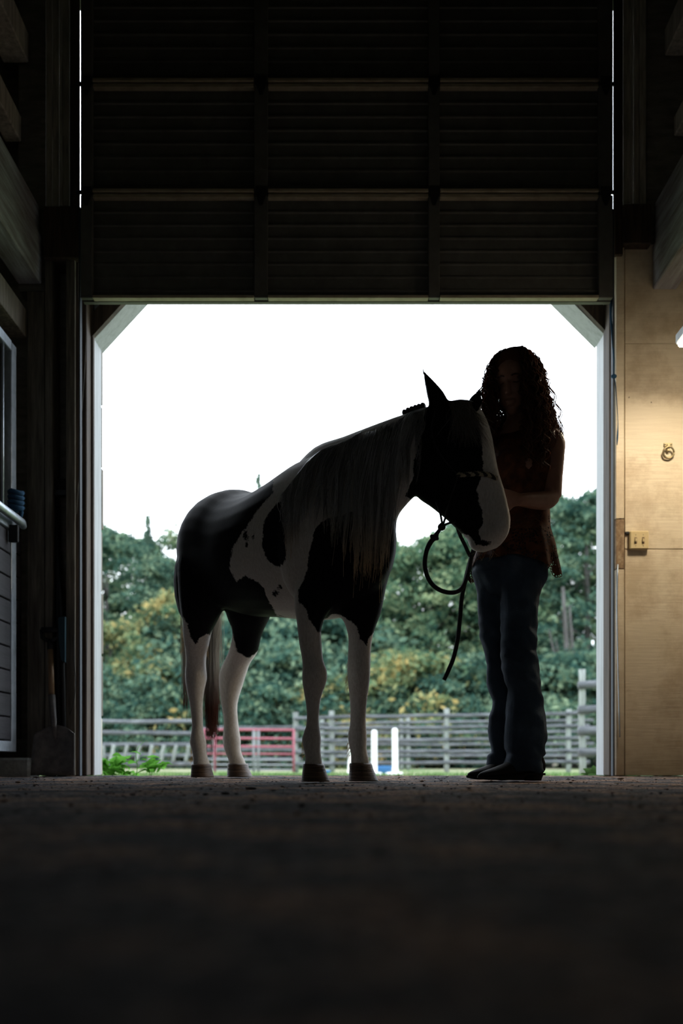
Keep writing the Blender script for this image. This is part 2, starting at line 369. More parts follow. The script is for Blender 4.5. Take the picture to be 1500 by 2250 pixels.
# ================================================================ LARGE STRUCTURE
# floor: rough packed surface, fine grid
def make_floor():
    xs = np.linspace(-2.6, 2.6, 330); ys = np.concatenate([np.linspace(-7.0, .1, 20)[:-1], np.geomspace(.1, 1.2, 70)[:-1], np.linspace(1.2, 5.86, 330)])
    V = []
    for y in ys:
        for x in xs:
            z = -.006*abs(noise.fractal(Vector((x*5, y*5, 0)), .9, 2.1, 5)) - .004*max(0, noise.noise(Vector((x*45, y*45, 3)))) - .003
            if y > 5.75: z -= (y-5.75)*.12
            V.append((x, y, z))
    nx = len(xs); Fc = [(j*nx+i, j*nx+i+1, (j+1)*nx+i+1, (j+1)*nx+i) for j in range(len(ys)-1) for i in range(nx-1)]
    me = bpy.data.meshes.new('floor'); me.from_pydata(V, [], Fc); me.update()
    o = mesh_obj('floor', me, M['floor'], None, True); tag(o, kind='structure')
make_floor()
def gz(y):
    return -.03 if y < 5.7 else (-.03-.16*min((y-5.7)/14.0, 1.0))
def make_ground():
    xs = np.linspace(-60, 60, 90); ys = np.concatenate([[-30, -12, -7.2], [5.72], np.geomspace(6, 95, 60)]); V = []
    for y in ys:
        for x in xs:
            V.append((x, y, (gz(y) if y > -7 else -.06)-(.02*abs(noise.noise(Vector((x*.5, y*.5, 0)))) if y > 6 else .04) + (max(0, y-48)*.09)))
    nx = len(xs); Fc = [(j*nx+i, j*nx+i+1, (j+1)*nx+i+1, (j+1)*nx+i) for j in range(len(ys)-1) for i in range(nx-1)]
    me = bpy.data.meshes.new('ground'); me.from_pydata(V, [], Fc); me.update()
    tag(mesh_obj('ground', me, M['ground'], None, True), kind='structure')
make_ground()

# barn shell
OL, OR_ = -1.39, 1.475           # clear opening
def shell():
    bm = bmesh.new()
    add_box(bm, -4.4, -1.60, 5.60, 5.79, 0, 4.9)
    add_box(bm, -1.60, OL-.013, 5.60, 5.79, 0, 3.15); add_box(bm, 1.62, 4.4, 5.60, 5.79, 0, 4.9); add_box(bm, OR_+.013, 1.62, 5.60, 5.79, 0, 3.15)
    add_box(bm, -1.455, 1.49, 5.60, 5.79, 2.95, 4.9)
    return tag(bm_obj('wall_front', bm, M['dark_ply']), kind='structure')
wf = shell()
# white painted reveals of the opening and the 45 degree corner pieces
zl, zr = Z(745, 5.6), Z(734, 5.6)
for k, (pts, nm) in enumerate([
    ([(OL-.012, 0), (OL, 0), (OL, zl), (OL-.012, zl+.005)], 'trim_1'),
    ([(OR_+.012, 0), (OR_, 0), (OR_, zr), (OR_+.012, zr+.005)], 'trim_2')]):
    bm = bmesh.new(); add_prism(bm, pts, 5.598, 5.765); tag(bm_obj(nm, bm, M['white_paint']), kind='structure')
bm = bmesh.new(); add_prism(bm, [(OL, zl), (OL+.46, zl+.5), (OL, zl+.5)], 5.60, 5.80); tag(bm_obj('trim_3', bm, M['white_paint']), kind='structure')
bm = bmesh.new(); add_prism(bm, [(OR_, zr), (OR_-.50, zr+.5), (OR_, zr+.5)], 5.60, 5.80); tag(bm_obj('trim_4', bm, M['white_paint']), kind='structure')
# dark timber knee braces in front of the corners
bm = bmesh.new(); add_prism(bm, [(OL-.03, zl-.02), (OL+.0, zl+.0), (OL+.42, zl+.46), (OL+.3, zl+.46), (OL-.03, zl+.1)], 5.56, 5.598)
tag(bm_obj('knee_brace', bm, M['dark_wood'], wf), kind=None)
bm = bmesh.new(); add_prism(bm, [(OR_+.03, zr-.02), (OR_, zr), (OR_-.44, zr+.46), (OR_-.32, zr+.46), (OR_+.03, zr+.1)], 5.56, 5.598)
bm_obj('knee_brace', bm, M['dark_wood'], wf)
for a, b, Yp, dp in ((179, 190.5, 5.47, .127), (191, 205, 5.565, .032)):
    pbox('post', a, b, 655, 1720, Yp, dp, M['dark_wood'], wf, .004)
for a, b, Yp, dp in ((1327.5, 1337, 5.575, .022), (1338, 1349, 5.47, .127)):
    pbox('post', a, b, 655, 1720, Yp, dp, M['dark_wood'], wf, .004)
# rough outer edge boards on the left jamb, seen past the reveal
for i in range(7):
    y0 = 770+i*135; y1 = min(y0+130, 1712)
    bm = bmesh.new(); zt, zb = Z(y0, 5.9), max(0, Z(y1, 5.9)); add_box(bm, OL-.07, OL-.004+random.uniform(-.008, .003), 5.80, 5.84, zb, zt, .004)
    bm_obj('board', bm, M['old_wood'] if i < 6 else M['strip'], wf)
# boards of the front wall left of the opening
pbox('board', 60, 98, 640, 1720, 5.45, .14, M['old_wood'], wf)
pbox('board', 99, 115, 560, 1720, 5.44, .15, M['old_wood'], wf)
pbox('board', 145, 165, 565, 1720, 5.44, .15, M['old_wood'], wf)
pbox('board', 165.6, 172, 565, 1720, 5.46, .13, M['dark_wood'], wf)
pbox('block', 95, 176, 452, 567, 5.41, .18, M['dark_wood'], wf, .006)
for a, b, Yf in ((101, 115, 5.445), (116, 130, 5.445), (130.5, 136.5, 5.425), (137, 152, 5.44)):
    pbox('board', a, b, -110, 452, Yf, .06, M['strip'], wf)
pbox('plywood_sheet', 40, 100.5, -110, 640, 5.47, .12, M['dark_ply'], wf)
pbox('board', 153, 173.2, -110, 452, 5.42, .03, M['dark_wood'], wf)
# right of the opening
pbox('board', 1352.5, 1371, 537, 1140, 5.44, .15, M['ply'], wf)
tag(pbox('board', 1352.5, 1371, 1141, 1250, 5.438, .15, M['stain'], wf), 'grimy worn length of trim board')
pbox('board', 1352.5, 1371, 1251, 1720, 5.44, .15, M['ply'], wf)
pbox('plywood_sheet', 1372.5, 1640, 537, 754.5, 5.46, .13, M['ply'], wf, .002)
pbox('plywood_sheet', 1372.5, 1640, 755.5, 1206, 5.46, .13, M['ply'], wf, .002)
pbox('plywood_sheet', 1372.5, 1640, 1207.4, 1720, 5.46, .13, M['ply'], wf, .002)
pbox('block', 1369, 1431, 447, 536, 5.40, .19, M['dark_wood'], wf, .006)
for a, b, Yf in ((1369, 1386, 5.44), (1386.5, 1391, 5.425), (1391.5, 1403.5, 5.445), (1404.5, 1419, 5.445)):
    pbox('board', a, b, -110, 447, Yf, .06, M['strip'], wf)
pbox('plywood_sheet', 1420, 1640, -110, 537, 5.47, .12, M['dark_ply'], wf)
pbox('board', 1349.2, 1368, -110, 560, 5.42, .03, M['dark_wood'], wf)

# side walls, back wall with an unseen opening added for fill light, ceiling
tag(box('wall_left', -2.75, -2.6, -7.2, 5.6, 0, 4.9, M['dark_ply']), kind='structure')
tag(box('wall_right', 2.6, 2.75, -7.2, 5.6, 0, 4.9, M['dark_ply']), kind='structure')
bm = bmesh.new(); add_box(bm, -2.75, -.35, -7.2, -7.0, 0, 4.9); add_box(bm, .35, 2.75, -7.2, -7.0, 0, 4.9); add_box(bm, -.36, .36, -7.2, -7.0, 2.0, 4.9); add_box(bm, -.36, .36, -7.2, -7.0, 0, .6)
tag(bm_obj('wall_back', bm, M['dark_ply']), kind='structure')
tag(box('ceiling', -4.4, 4.4, -7.2, 6.4, 4.9, 5.0, M['roof']), kind='structure')

# long beams along both sides of the aisle
def beam(x0, x1, z0, z1, m, label, Y1=5.44):
    o = box('beam', x0, x1, -6.9, Y1, z0, z1, m, None, .006); return tag(o, label, 'beam', kind='structure')
beam(X(92, 5.44)-.13, X(92, 5.44), Z(625, 5.44), Z(530, 5.44)+.03, M['beam_h'], 'lower plank of the heavy pale beam on the left side of the aisle')
beam(X(92, 5.44)-.15, X(92, 5.44)-.015, Z(525, 5.44)+.02, Z(453, 5.44), M['beam_h'], 'upper plank of the heavy pale beam on the left side of the aisle')
beam(X(1433, 5.44), X(1433, 5.44)+.13, Z(637, 5.44), Z(540, 5.44), M['beam_h'], 'lower plank of the heavy pale beam above the cream wall')
beam(X(1433, 5.44)+.012, X(1433, 5.44)+.14, Z(539, 5.44), Z(446, 5.44), M['beam_h'], 'upper plank of the heavy pale beam above the cream wall')
beam(X(50, 5.46)-.09, X(50, 5.46), Z(318, 5.46), Z(262, 5.46), M['strip'], 'thin rail just above the heavy beam, upper left')
beam(X(66, 5.46)-.14, X(66, 5.46), Z(145, 5.46), Z(80, 5.46), M['strip'], 'topmost rail in the upper left corner of the barn')
beam(X(1477, 5.46), X(1477, 5.46)+.09, Z(306, 5.46), Z(262, 5.46), M['strip'], 'thin rail just above the heavy beam, upper right')
beam(X(1457, 5.46), X(1457, 5.46)+.14, Z(130, 5.46), Z(70, 5.46), M['strip'], 'topmost rail in the upper right corner of the barn')
# dark loft boarding behind those rails
tag(box('wall_left_loft', -1.98, -1.95, -6.9, 5.44, 3.0, 4.9, M['dark_ply']), kind='structure')
tag(box('wall_right_loft', 1.98, 2.01, -6.9, 5.44, 2.75, 4.9, M['dark_ply']), kind='structure')

# ---------------------------------------------------------------- overhead door
YD = 5.34
door = empty('door_1', (0, YD, Z(660, YD))); tag(door, kind='structure')
bounds = [660, 427, 185, -57, -299]
xs_st = [(178, 204), (559, 588), (941, 965), (1314, 1345)]
for i in range(4):
    z0 = Z(bounds[i], YD)+.004; z1 = Z(bounds[i+1], YD)-.004; H = z1-z0
    prof = []; nrib = 8
    for k in range(nrib):
        a = z0+H*k/nrib; h = H/nrib
        prof += [(a, 0), (a+h*.78, 0), (a+h*.84, -.008), (a+h*.94, -.008)]
    prof.append((z1, 0))
    bm = bmesh.new(); xa, xb = X(180, YD), X(1344, YD); rows = []
    for z, y in prof: rows.append([bm.verts.new((x, YD+.03+y, z)) for x in (xa, xb)])
    for a, b in zip(rows, rows[1:]): bm.faces.new((a[0], a[1], b[1], b[0]))
    bk = [[bm.verts.new((x, YD+.06, z)) for x in (xa, xb)] for z in (z0, z1)]
    bm.faces.new((bk[0][1], bk[0][0], bk[1][0], bk[1][1])); bm.faces.new((rows[0][1], rows[0][0], bk[0][0], bk[0][1])); bm.faces.new((rows[-1][0], rows[-1][1], bk[1][1], bk[1][0]))
    for s in (0, 1): bm.faces.new([r[s] for r in rows]+[bk[1][s], bk[0][s]])
    sec = bm_obj('door_section', bm, M['door'], door)
    for (a, b) in xs_st:
        s = box('stile', X(a, YD), X(b, YD), YD-.01, YD+.022, z0+.005, z1-.005, M['door'], sec, .003)
    for (a, b) in ((205, 558), (589, 940), (966, 1313)):
        box('rail', X(a, YD), X(b, YD), YD-.02, YD+.022, z0, z0+.016, M['door_rail'], sec, .002)
        if i < 3: box('rail', X(a, YD), X(b, YD), YD-.012, YD+.022, z1-.02, z1, M['door_rail'], sec, .002)
    if i:
        for (a, b) in xs_st:
            c = (a+b)/2; bm = bmesh.new()
            add_prism(bm, [(X(c-12, YD), z0+.03), (X(c+12, YD), z0+.03), (X(c+12, YD), z0-.01), (X(c+3, YD), z0-.07), (X(c-3, YD), z0-.07), (X(c-12, YD), z0-.01)], YD-.016, YD-.011)
            bm_obj('hinge', bm, M['blk_metal'], sec)
for px in (175.5, 1346.5):
    # rail that guides the door rollers
    s = 1 if px > 750 else -1
    pts = [at(px, 645, YD+.06)]; 
    bm = bmesh.new(); x = X(px, YD+.05); add_box(bm, x-.004, x+.004, YD+.04, YD+.08, 0.0, Z(445 if s < 0 else 450, YD), .001)
    tag(bm_obj('track', bm, M['track'], door), 'galvanised roller track')
for py in (185, 423):
    for px, s in ((172, -1), (1351, 1)):
        tube('roller', [at(px+s*4, py, YD+.05), at(px-s*8, py, YD+.05)], .011, M['blk_metal'], door, 8)

# ================================================================ LEFT STALL FRONT
XS = -1.72
st = empty('stall_door', (XS, 4.8, .12))
tag(st, 'sliding stall door of dark planks with a grey steel frame and barred top', 'door')
zb0, zt0 = Z(1652, 5.24), Z(776, 5.27)
Ya, Yb = 4.0, 5.27
box('frame', XS-.04, XS, Yb-.075, Yb, zb0, zt0+.03, M['metal'], st)
box('frame', XS-.04, XS, Ya, Ya+.07, zb0, zt0+.03, M['metal'], st)
box('frame', XS-.04, XS+.004, Ya, Yb-.076, zb0, zb0+.055, M['metal'], st)
box('frame', XS-.04, XS, Ya, Yb-.076, zt0-.02, zt0+.035, M['metal'], st)
zc = zb0+.06; k = 0; top = Z(1172, 5.25)
hh = (top-zc)/9
for k in range(9):
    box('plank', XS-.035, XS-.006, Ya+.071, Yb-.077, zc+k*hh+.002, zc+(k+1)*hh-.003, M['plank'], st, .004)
box('frame', XS-.04, XS+.006, Ya, Yb-.076, top, top+.06, M['metal'], st)
y = 5.11
while y > Ya+.1:
    tube('bar', [(XS-.02, y, top+.06), (XS-.02, y, zt0-.02)], .009, M['metal'], st, 8); y -= .098
# rounded lip rail below the bars
tub = tube('lip_rail', [(XS+.05, Ya, top+.045), (XS+.05, 5.2, top+.045), (XS+.05, 5.235, top+.03)], [.022, .022, .016], M['metal'], st, 12)
box('bracket', XS, XS+.05, 5.14, 5.16, top-.07, top+.02, M['blk_metal'], st)
# fixed piece of wall between stall door and corner
sp_ = empty('stall_partition', (XS-.06, 5.36, .1)); tag(sp_, 'narrow dark plank partition between the stall door and the corner board', 'partition')
for k in range(10):
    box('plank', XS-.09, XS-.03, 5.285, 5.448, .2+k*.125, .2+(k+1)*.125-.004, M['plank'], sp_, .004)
tube('bar', [(XS-.05, 5.33, 1.455), (XS-.05, 5.33, 2.3)], .01, M['old_wood'], sp_, 8)
box('top_rail', XS-.09, XS-.02, 5.285, 5.448, 1.452, 1.53, M['old_wood'], sp_)
tag(box('header_board', XS-.10, XS-.0, 4.0, 5.44, Z(660, 5.3)-.14, Z(655, 5.3), M['old_wood']), 'dark board under the heavy left beam, over the stall bars', 'board', kind='structure')
box('stall_back', -2.5, -2.46, 3.5, 5.44, 0, 3.0, M['dark_ply']); tag(bpy.data.objects['stall_back'], kind='structure')
tag(box('concrete_curb', -2.3, X(70, 5.3), 5.26, 5.44, -.02, Z(1665, 5.27), M['conc'], None, .012), 'low grey concrete curb below the stall corner', 'curb')
# blue twine knot on the bars
bm = bmesh.new()
for k in range(4):
    c = Vector((XS+.022, 5.2, top+.12+k*.026)); pts = [c+Vector((.032*math.cos(a), .034*math.sin(a), .006*math.sin(2*a))) for a in np.linspace(0, 2*math.pi, 13)]
    add_tube(bm, pts, [.013]*13, 6)
add_tube(bm, [(XS+.03, 5.2, top+.13), (XS+.05, 5.2, top+.1), (XS+.045, 5.19, top+.05)], [.012, .012, .006], 6)
tag(bm_obj('rope_knot', bm, M['blue_rope'], None, True), 'blue rope coiled in a knot around the stall door bars', 'rope')

# ---------------------------------------------------------------- tools leaning in the corner
def shovel():
    o = empty('shovel', (X(112, 5.32), 5.3, 0)); tag(o, 'square-bladed scoop shovel standing blade down in the left corner', 'shovel')
    Y0 = 5.30
    pts = []; bm = bmesh.new(); nx, nz_ = 9, 10; g = []
    for j in range(nz_):
        row = []
        for i in range(nx):
            u = i/(nx-1)*2-1; v = j/(nz_-1)
            half = .118 - .012*v - (.018*max(0, v-.9)/.1)
            z = .003+v*.27 + (-.035*abs(u)**2 if v > .8 else 0)*(v-.8)*5
            y = Y0+.05*v-.03*abs(u)**3*1.2+.012
            row.append((X(117, Y0)+u*half, y, z))
        g.append(row)
    f = [[bm.verts.new(p) for p in r] for r in g]; b = [[bm.verts.new((p[0], p[1]+.004, p[2])) for p in r] for r in g]
    for A, s in ((f, 1), (b, -1)):
        for j in range(nz_-1):
            for i in range(nx-1): bm.faces.new((A[j][i], A[j][i+1], A[j+1][i+1], A[j+1][i])[::s])
    ed = [(0, i) for i in range(nx)]+[(j, nx-1) for j in range(1, nz_)]+[(nz_-1, i) for i in range(nx-2, -1, -1)]+[(j, 0) for j in range(nz_-2, 0, -1)]
    for p, q in zip(ed, ed[1:]+ed[:1]): bm.faces.new((f[p[0]][p[1]], f[q[0]][q[1]], b[q[0]][q[1]], b[p[0]][p[1]]))
    bm_obj('blade', bm, M['shovel'], o, True)
    p0 = Vector((X(115, Y0), Y0+.05, .2)); p1 = at(113.5, 1527, 5.38); p2 = at(111, 1427, 5.4); p3 = at(110, 1384, 5.41)
    tube('socket', [p0, p0.lerp(p1, .4), p1], [.01, .016, .019], M['shovel'], o, 10)
    tube('handle', [p1, p2], [.0155, .0145], M['handle_wood'], o, 10)
    bm = bmesh.new(); add_tube(bm, [p2, p2.lerp(p3, .4)], [.018, .016], 8)
    a, b_ = p3+Vector((-.045, 0, 0)), p3+Vector((.045, 0, 0)); q = p2.lerp(p3, .4)
    add_tube(bm, [q, a+Vector((0, 0, -.04)), a], [.012, .01, .012], 8); add_tube(bm, [q, b_+Vector((0, 0, -.04)), b_], [.012, .01, .012], 8); add_tube(bm, [a, b_], [.014, .014], 8)
    bm_obj('grip', bm, M['blk_metal'], o, True)
shovel()
def broom():
    o = empty('broom', (X(133, 5.4), 5.4, 0)); tag(o, 'black bristle broom standing upside down in the left corner recess', 'broom')
    tube('handle', [(X(131, 5.46), 5.46, 0.0), at(124, 1092, 5.50)], .013, M['blk_metal'], o, 10)
    c = at(125, 1078, 5.50)
    box('broom_block', c.x-.055, c.x+.055, c.y-.02, c.y+.02, c.z-.03, c.z+.0, M['blk_metal'], o)
    S = []
    for i in range(420):
        b = Vector((c.x+random.uniform(-.05, .05), c.y+random.uniform(-.018, .018), c.z-.002)); d = Vector(((b.x-c.x)*.35+random.gauss(0, .012), random.gauss(0, .012), random.uniform(.04, .075)))
        S.append((np.array([b, b+d*.5, b+d+Vector((random.gauss(0, .006), 0, 0))]), [.0013, .0012, .0006]))
    tag(mesh_obj('bristles', strands_mesh('bristles', S), M['bristle'], o), kind='stuff')
broom()
def fork():
    o = empty('manure_fork', (X(140, 5.42), 5.42, 0)); tag(o, 'teal plastic tool head on a dark handle, right of the shovel in the corner', 'tool')
    p0 = Vector((X(143, 5.4), 5.4, 0.0)); tube('handle', [p0, at(137, 1400, 5.43), at(124, 1160, 5.49)], .011, M['blk_metal'], o, 10)
    bm = bmesh.new(); a = at(128, 1357, 5.40); b_ = at(143, 1455, 5.40); add_prism(bm, [(a.x, a.z), (b_.x, a.z+.005), (b_.x, b_.z), (a.x+.016, b_.z+.01), (a.x+.004, (a.z+b_.z)/2)], 5.395, 5.425)
    bm_obj('tool_head', bm, M['teal'], o)
fork()
# ---------------------------------------------------------------- cables and twine
tag(tube('hanging_wire', [at(190, 640, 5.45), at(190, 720, 5.45), at(185, 830, 5.45), at(179, 915, 5.45), at(176, 1000, 5.45), at(172, 1070, 5.44), at(168, 1130, 5.44)], .0016, M['old_wood'], None, 5, 3), 'thin pale wire hanging in front of the left door post', 'wire')
tag(tube('dangling_twine', [at(163, 1395, 5.435), at(163, 1450, 5.43), at(166, 1500, 5.43), at(162, 1545, 5.43), at(153, 1570, 5.435)], .0022, M['blk_metal'], None, 5, 3), 'short dark cord on the board beside the broom', 'cord')
tag(tube('wire_conduit', [at(1357, 1240, 5.43), at(1355, 1330, 5.43), at(1357, 1450, 5.42), at(1361, 1620, 5.42)], .0035, M['metal'], None, 6, 3), 'slim grey cable hanging down the trim beside the cream wall', 'cable')
tw = empty('baling_twine', at(1347, 640, 5.40)); tag(tw, 'blue twine strands tied to the track beside the cream wall', 'twine')
for k in range(5):
    j = random.uniform(-2, 2)
    tube('strand', [at(1344+j, 640, 5.40), at(1341+j, 690, 5.39), at(1345+j, 740, 5.385), at(1348+.5*j, 790, 5.38), at(1348, 826, 5.38)], .0028, M['blue_rope'], tw, 5, 3)
tube('strand', [at(1348, 826, 5.38), at(1352, 850, 5.385), at(1355, 890, 5.395), at(1357, 930, 5.40), at(1356, 960, 5.40), at(1355, 978, 5.40)], [.003, .003, .0022, .0022, .005, .002], M['blue_rope'], tw, 5, 3)
bm = bmesh.new(); add_ellipsoid(bm, at(1348, 827, 5.375), Vector((.016, 0, 0)), Vector((0, .012, 0)), Vector((0, 0, .012))); bm_obj('knot', bm, M['blue_rope'], tw, True)
# ---------------------------------------------------------------- wall fittings
sw = empty('light_switch', at(1403, 1186, 5.455)); tag(sw, 'ivory double light switch plate on the cream plywood wall', 'switch')
pbox('switch_plate', 1383.5, 1425.5, 1166, 1207, 5.43, .03, M['switch'], sw, .006)
for px in (1396.5, 1413):
    pbox('slot', px-2.6, px+2.6, 1180, 1194, 5.427, .01, M['stain'], sw, .001); pbox('toggle', px-1.8, px+1.8, 1183, 1190, 5.418, .02, M['switch'], sw, .002)
    for py in (1175, 1199):
        c = at(px, py, 5.429); tube('screw', [c, c+Vector((0, .006, 0))], .003, M['ring'], sw, 8)
pbox('stub_box', 1374, 1383, 1168, 1173, 5.445, .02, M['blk_metal'], sw, .002)
rg = empty('tie_ring', at(1468, 988, 5.455)); tag(rg, 'brass tie ring on a small screwed plate, on the cream plywood wall', 'ring')
pbox('ring_plate', 1458, 1477, 973, 981, 5.45, .012, M['ring'], rg, .002)
pbox('staple', 1465, 1471, 975, 991, 5.437, .014, M['ring'], rg, .002)
for px in (1461, 1474):
    c = at(px, 977, 5.448); tube('screw', [c, c+Vector((0, .006, 0))], .004, M['blk_metal'], rg, 8)
c = at(1468, 992, 5.438); tube('ring', [c+Vector((.029*math.cos(a), -.006*math.sin(a)+0, .029*math.sin(a)-.006)) for a in np.linspace(0, 2*math.pi, 25)], .0055, M['ring'], rg, 8)
# lamp under the right-hand beam
xl = X(1488, 4.9); zl_ = Z(764, 4.9)
lp = empty('ceiling_light', (xl+.15, 4.78, zl_+.06)); tag(lp, 'glowing shop light hanging at the right edge above the cream wall', 'lamp')
bm = bmesh.new(); add_box(bm, xl, xl+.26, 4.62, 4.9, zl_, zl_+.018, .007); bm_obj('diffuser', bm, M['lamp'], lp)
box('housing', xl-.008, xl+.27, 4.61, 4.91, zl_+.018, zl_+.07, M['white_paint'], lp, .006)
for yy in (4.66, 4.86): tube('hanger', [(xl+.14, yy, zl_+.07), (xl+.14, yy, Z(637, 5.44)+.02)], .004, M['blk_metal'], lp, 6)

# ================================================================ HORSE
HF = Vector((0.0, 3.93, 0)); DU = Vector((.527, -.85, 0)); DV = Vector((-.85, -.527, 0)); UP = Vector((0, 0, 1))
horse = empty('horse', (-.25, 4.4, 0)); tag(horse, 'black and white pinto horse standing in the doorway, head lowered to the woman', 'horse')
def leg_rings(lst):
    out = []
    for l, r, py, Y, k in lst:
        a, b = at(l, py, Y), at(r, py, Y); c = (a+b)/2; h = (b-a).length/2+.0022
        out.append((c, Vector((h, 0, 0)), Vector((0, h*k, 0))))
    return out
bm = bmesh.new()
trunk = [(-1.33, 1.08, .07, .12), (-1.28, 1.09, .15, .19), (-1.18, 1.1, .21, .25), (-1.05, 1.095, .25, .277), (-.90, 1.07, .262, .29), (-.75, 1.025, .27, .282), (-.55, .995, .285, .28),
         (-.35, .983, .28, .302), (-.17, .985, .25, .33), (-.0, .97, .225, .315), (.11, .95, .185, .25), (.2, .93, .12, .17), (.235, .92, .06, .09)]
add_loft(bm, smooth_rings([(HF+DU*s+UP*z, DV*hw, UP*hh) for s, z, hw, hh in trunk], 4), 28)
def pair_ring(t, Yt, b, Yb, th, ref):
    p, q = at(*t, Yt), at(*b, Yb); a = (p-q)/2; s = a.cross(ref).normalized()*th
    return ((p+q)/2, a, s)
nd = Vector((.75, -.45, .35)).normalized()
neck = [pair_ring((628, 1090), 4.40, (745, 1275), 3.95, .2, nd), pair_ring((660, 1050), 4.27, (800, 1245), 3.88, .19, nd), pair_ring((708, 992), 4.15, (850, 1185), 3.83, .165, nd), pair_ring((766, 967), 4.03, (860, 1134), 3.80, .13, nd),
        pair_ring((828, 938), 3.93, (888, 1103), 3.78, .1, nd), pair_ring((888, 914), 3.85, (922, 1072), 3.77, .085, nd), pair_ring((940, 898), 3.79, (955, 1035), 3.75, .078, nd), pair_ring((985, 895), 3.76, (985, 1000), 3.74, .06, nd)]
add_loft(bm, smooth_rings(neck, 4), 24)
# head
def head_ring(f, j, Yc, th):
    xf, xj = X(f[0], Yc), X(j[0], Yc); dY = -(xf-xj)*.6
    p = Vector((xf, Yc+dY/2, Z(f[1], Yc))); q = Vector((xj, Yc-dY/2, Z(j[1], Yc)))
    a = (p-q)/2; ax = Vector((.25, -.15, -.9)).normalized(); s = a.cross(ax).normalized()*th
    return ((p+q)/2, a, s)
headr = [head_ring((1012, 886), (945, 912), 3.78, .05), head_ring((1040, 897), (925, 945), 3.775, .078), head_ring((1060, 932), (914, 985), 3.77, .098), head_ring((1071, 970), (910, 1032), 3.765, .1), head_ring((1079, 1012), (918, 1077), 3.755, .088),
         head_ring((1088, 1047), (952, 1106), 3.74, .07), head_ring((1101, 1083), (984, 1134), 3.73, .058), head_ring((1110, 1117), (1010, 1160), 3.715, .052), head_ring((1116, 1146), (1030, 1182), 3.705, .055), head_ring((1111, 1176), (1037, 1202), 3.70, .052), head_ring((1096, 1199), (1056, 1212), 3.70, .03)]
add_loft(bm, smooth_rings(headr, 4), 24)
# lips/chin
add_ellipsoid(bm, at(1052, 1198, 3.71), Vector((.032, -.012, -.01)), Vector((.02, .034, 0)), Vector((.006, 0, .024)))
# brow over the near eye, cheek muscle
add_ellipsoid(bm, at(1022, 958, 3.69), Vector((.03, -.02, -.02)), Vector((.012, .02, 0)), Vector((0, 0, .018)))
add_ellipsoid(bm, at(962, 1030, 3.74), Vector((.07, -.03, 0)), Vector((.03, .075, 0)), Vector((-.01, 0, .085)))
# ears
def ear(pts):
    rings = []
    for px, py, Y, wpx, d in pts:
        c = at(px, py, Y); h = wpx/F*Y; rings.append((c, Vector((h*.92, 0, h*.38)), Vector((0, d, 0))))
    add_loft(bm, smooth_rings(rings, 3), 12)
ear([(966, 902, 3.75, 21, .03), (961, 880, 3.74, 21, .034), (951, 858, 3.735, 16, .03), (942, 840, 3.73, 10, .022), (934, 824, 3.725, 5, .012), (928, 807, 3.72, 1.6, .005)])
rings = [(at(1040, 905, 3.83), Vector((.03, 0, 0)), Vector((0, .03, 0))), (at(1043, 888, 3.835), Vector((.029, 0, -.005)), Vector((0, .032, 0))), (at(1047, 874, 3.84), Vector((.02, 0, -.006)), Vector((0, .026, 0))), (at(1052, 864, 3.845), Vector((.009, 0, -.004)), Vector((0, .014, 0))), (at(1054, 852, 3.85), Vector((.003, 0, 0)), Vector((0, .005, 0)))]
add_loft(bm, smooth_rings(rings, 3), 12)
# legs
RF = [(655, 772, 1180, 3.92, 1.0), (650, 762, 1240, 3.88, 1.1), (648, 745, 1290, 3.85, 1.2), (648, 727, 1335, 3.84, 1.3), (652, 711, 1362, 3.83, 1.35), (655, 704.5, 1388, 3.83, 1.35), (659, 706, 1420, 3.83, 1.2), (664.5, 709, 1450, 3.825, 1.1), (665, 717, 1474, 3.815, 1.0), (664.5, 716.5, 1498, 3.815, 1.0), (670, 705, 1530, 3.83, 1.05),
      (674.5, 700.5, 1564, 3.84, 1.15), (673.5, 700.5, 1594, 3.845, 1.2), (664, 704.5, 1622, 3.85, 1.1), (668, 703.5, 1646, 3.84, 1.0), (671, 706, 1668, 3.83, 1.0), (669, 708, 1682, 3.82, 1.0)]
LF = [(745, 868, 1180, 3.90, .95), (742, 862, 1235, 3.92, 1.0), (744, 847, 1290, 3.93, 1.1), (746, 837, 1343, 3.94, 1.15), (760, 825, 1375, 3.94, 1.2), (766, 816.5, 1404, 3.94, 1.2), (765, 813, 1436, 3.935, 1.1), (763.5, 812.5, 1468, 3.93, 1.0), (765, 811, 1500, 3.93, 1.0), (768.5, 806, 1532, 3.94, 1.05),
      (770, 803, 1570, 3.945, 1.1), (769, 803, 1594, 3.95, 1.15), (764.5, 805, 1618, 3.95, 1.1), (768, 804.5, 1641, 3.945, 1.0), (772, 808, 1663, 3.935, 1.0), (771, 812, 1680, 3.93, 1.0)]
RH = [(402, 545, 1190, 4.78, .9), (392, 535, 1240, 4.75, 1.0), (393, 512, 1295, 4.73, 1.1), (397.5, 488, 1340, 4.75, 1.3), (402, 475, 1366, 4.78, 1.4), (403, 463, 1391, 4.82, 1.5), (407, 456, 1423, 4.87, 1.5), (410, 451, 1450, 4.9, 1.5), (408, 452, 1474, 4.93, 1.5), (408, 453.5, 1490, 4.93, 1.4), (411, 448, 1516, 4.92, 1.3), (417, 444.5, 1545, 4.91, 1.25),
      (422.5, 445, 1590, 4.90, 1.25), (420, 447.5, 1612, 4.89, 1.2), (417.5, 452.5, 1632, 4.88, 1.15), (423, 453, 1653, 4.86, 1.05), (425, 459, 1673, 4.84, 1.0), (424, 462, 1684, 4.83, 1.0)]
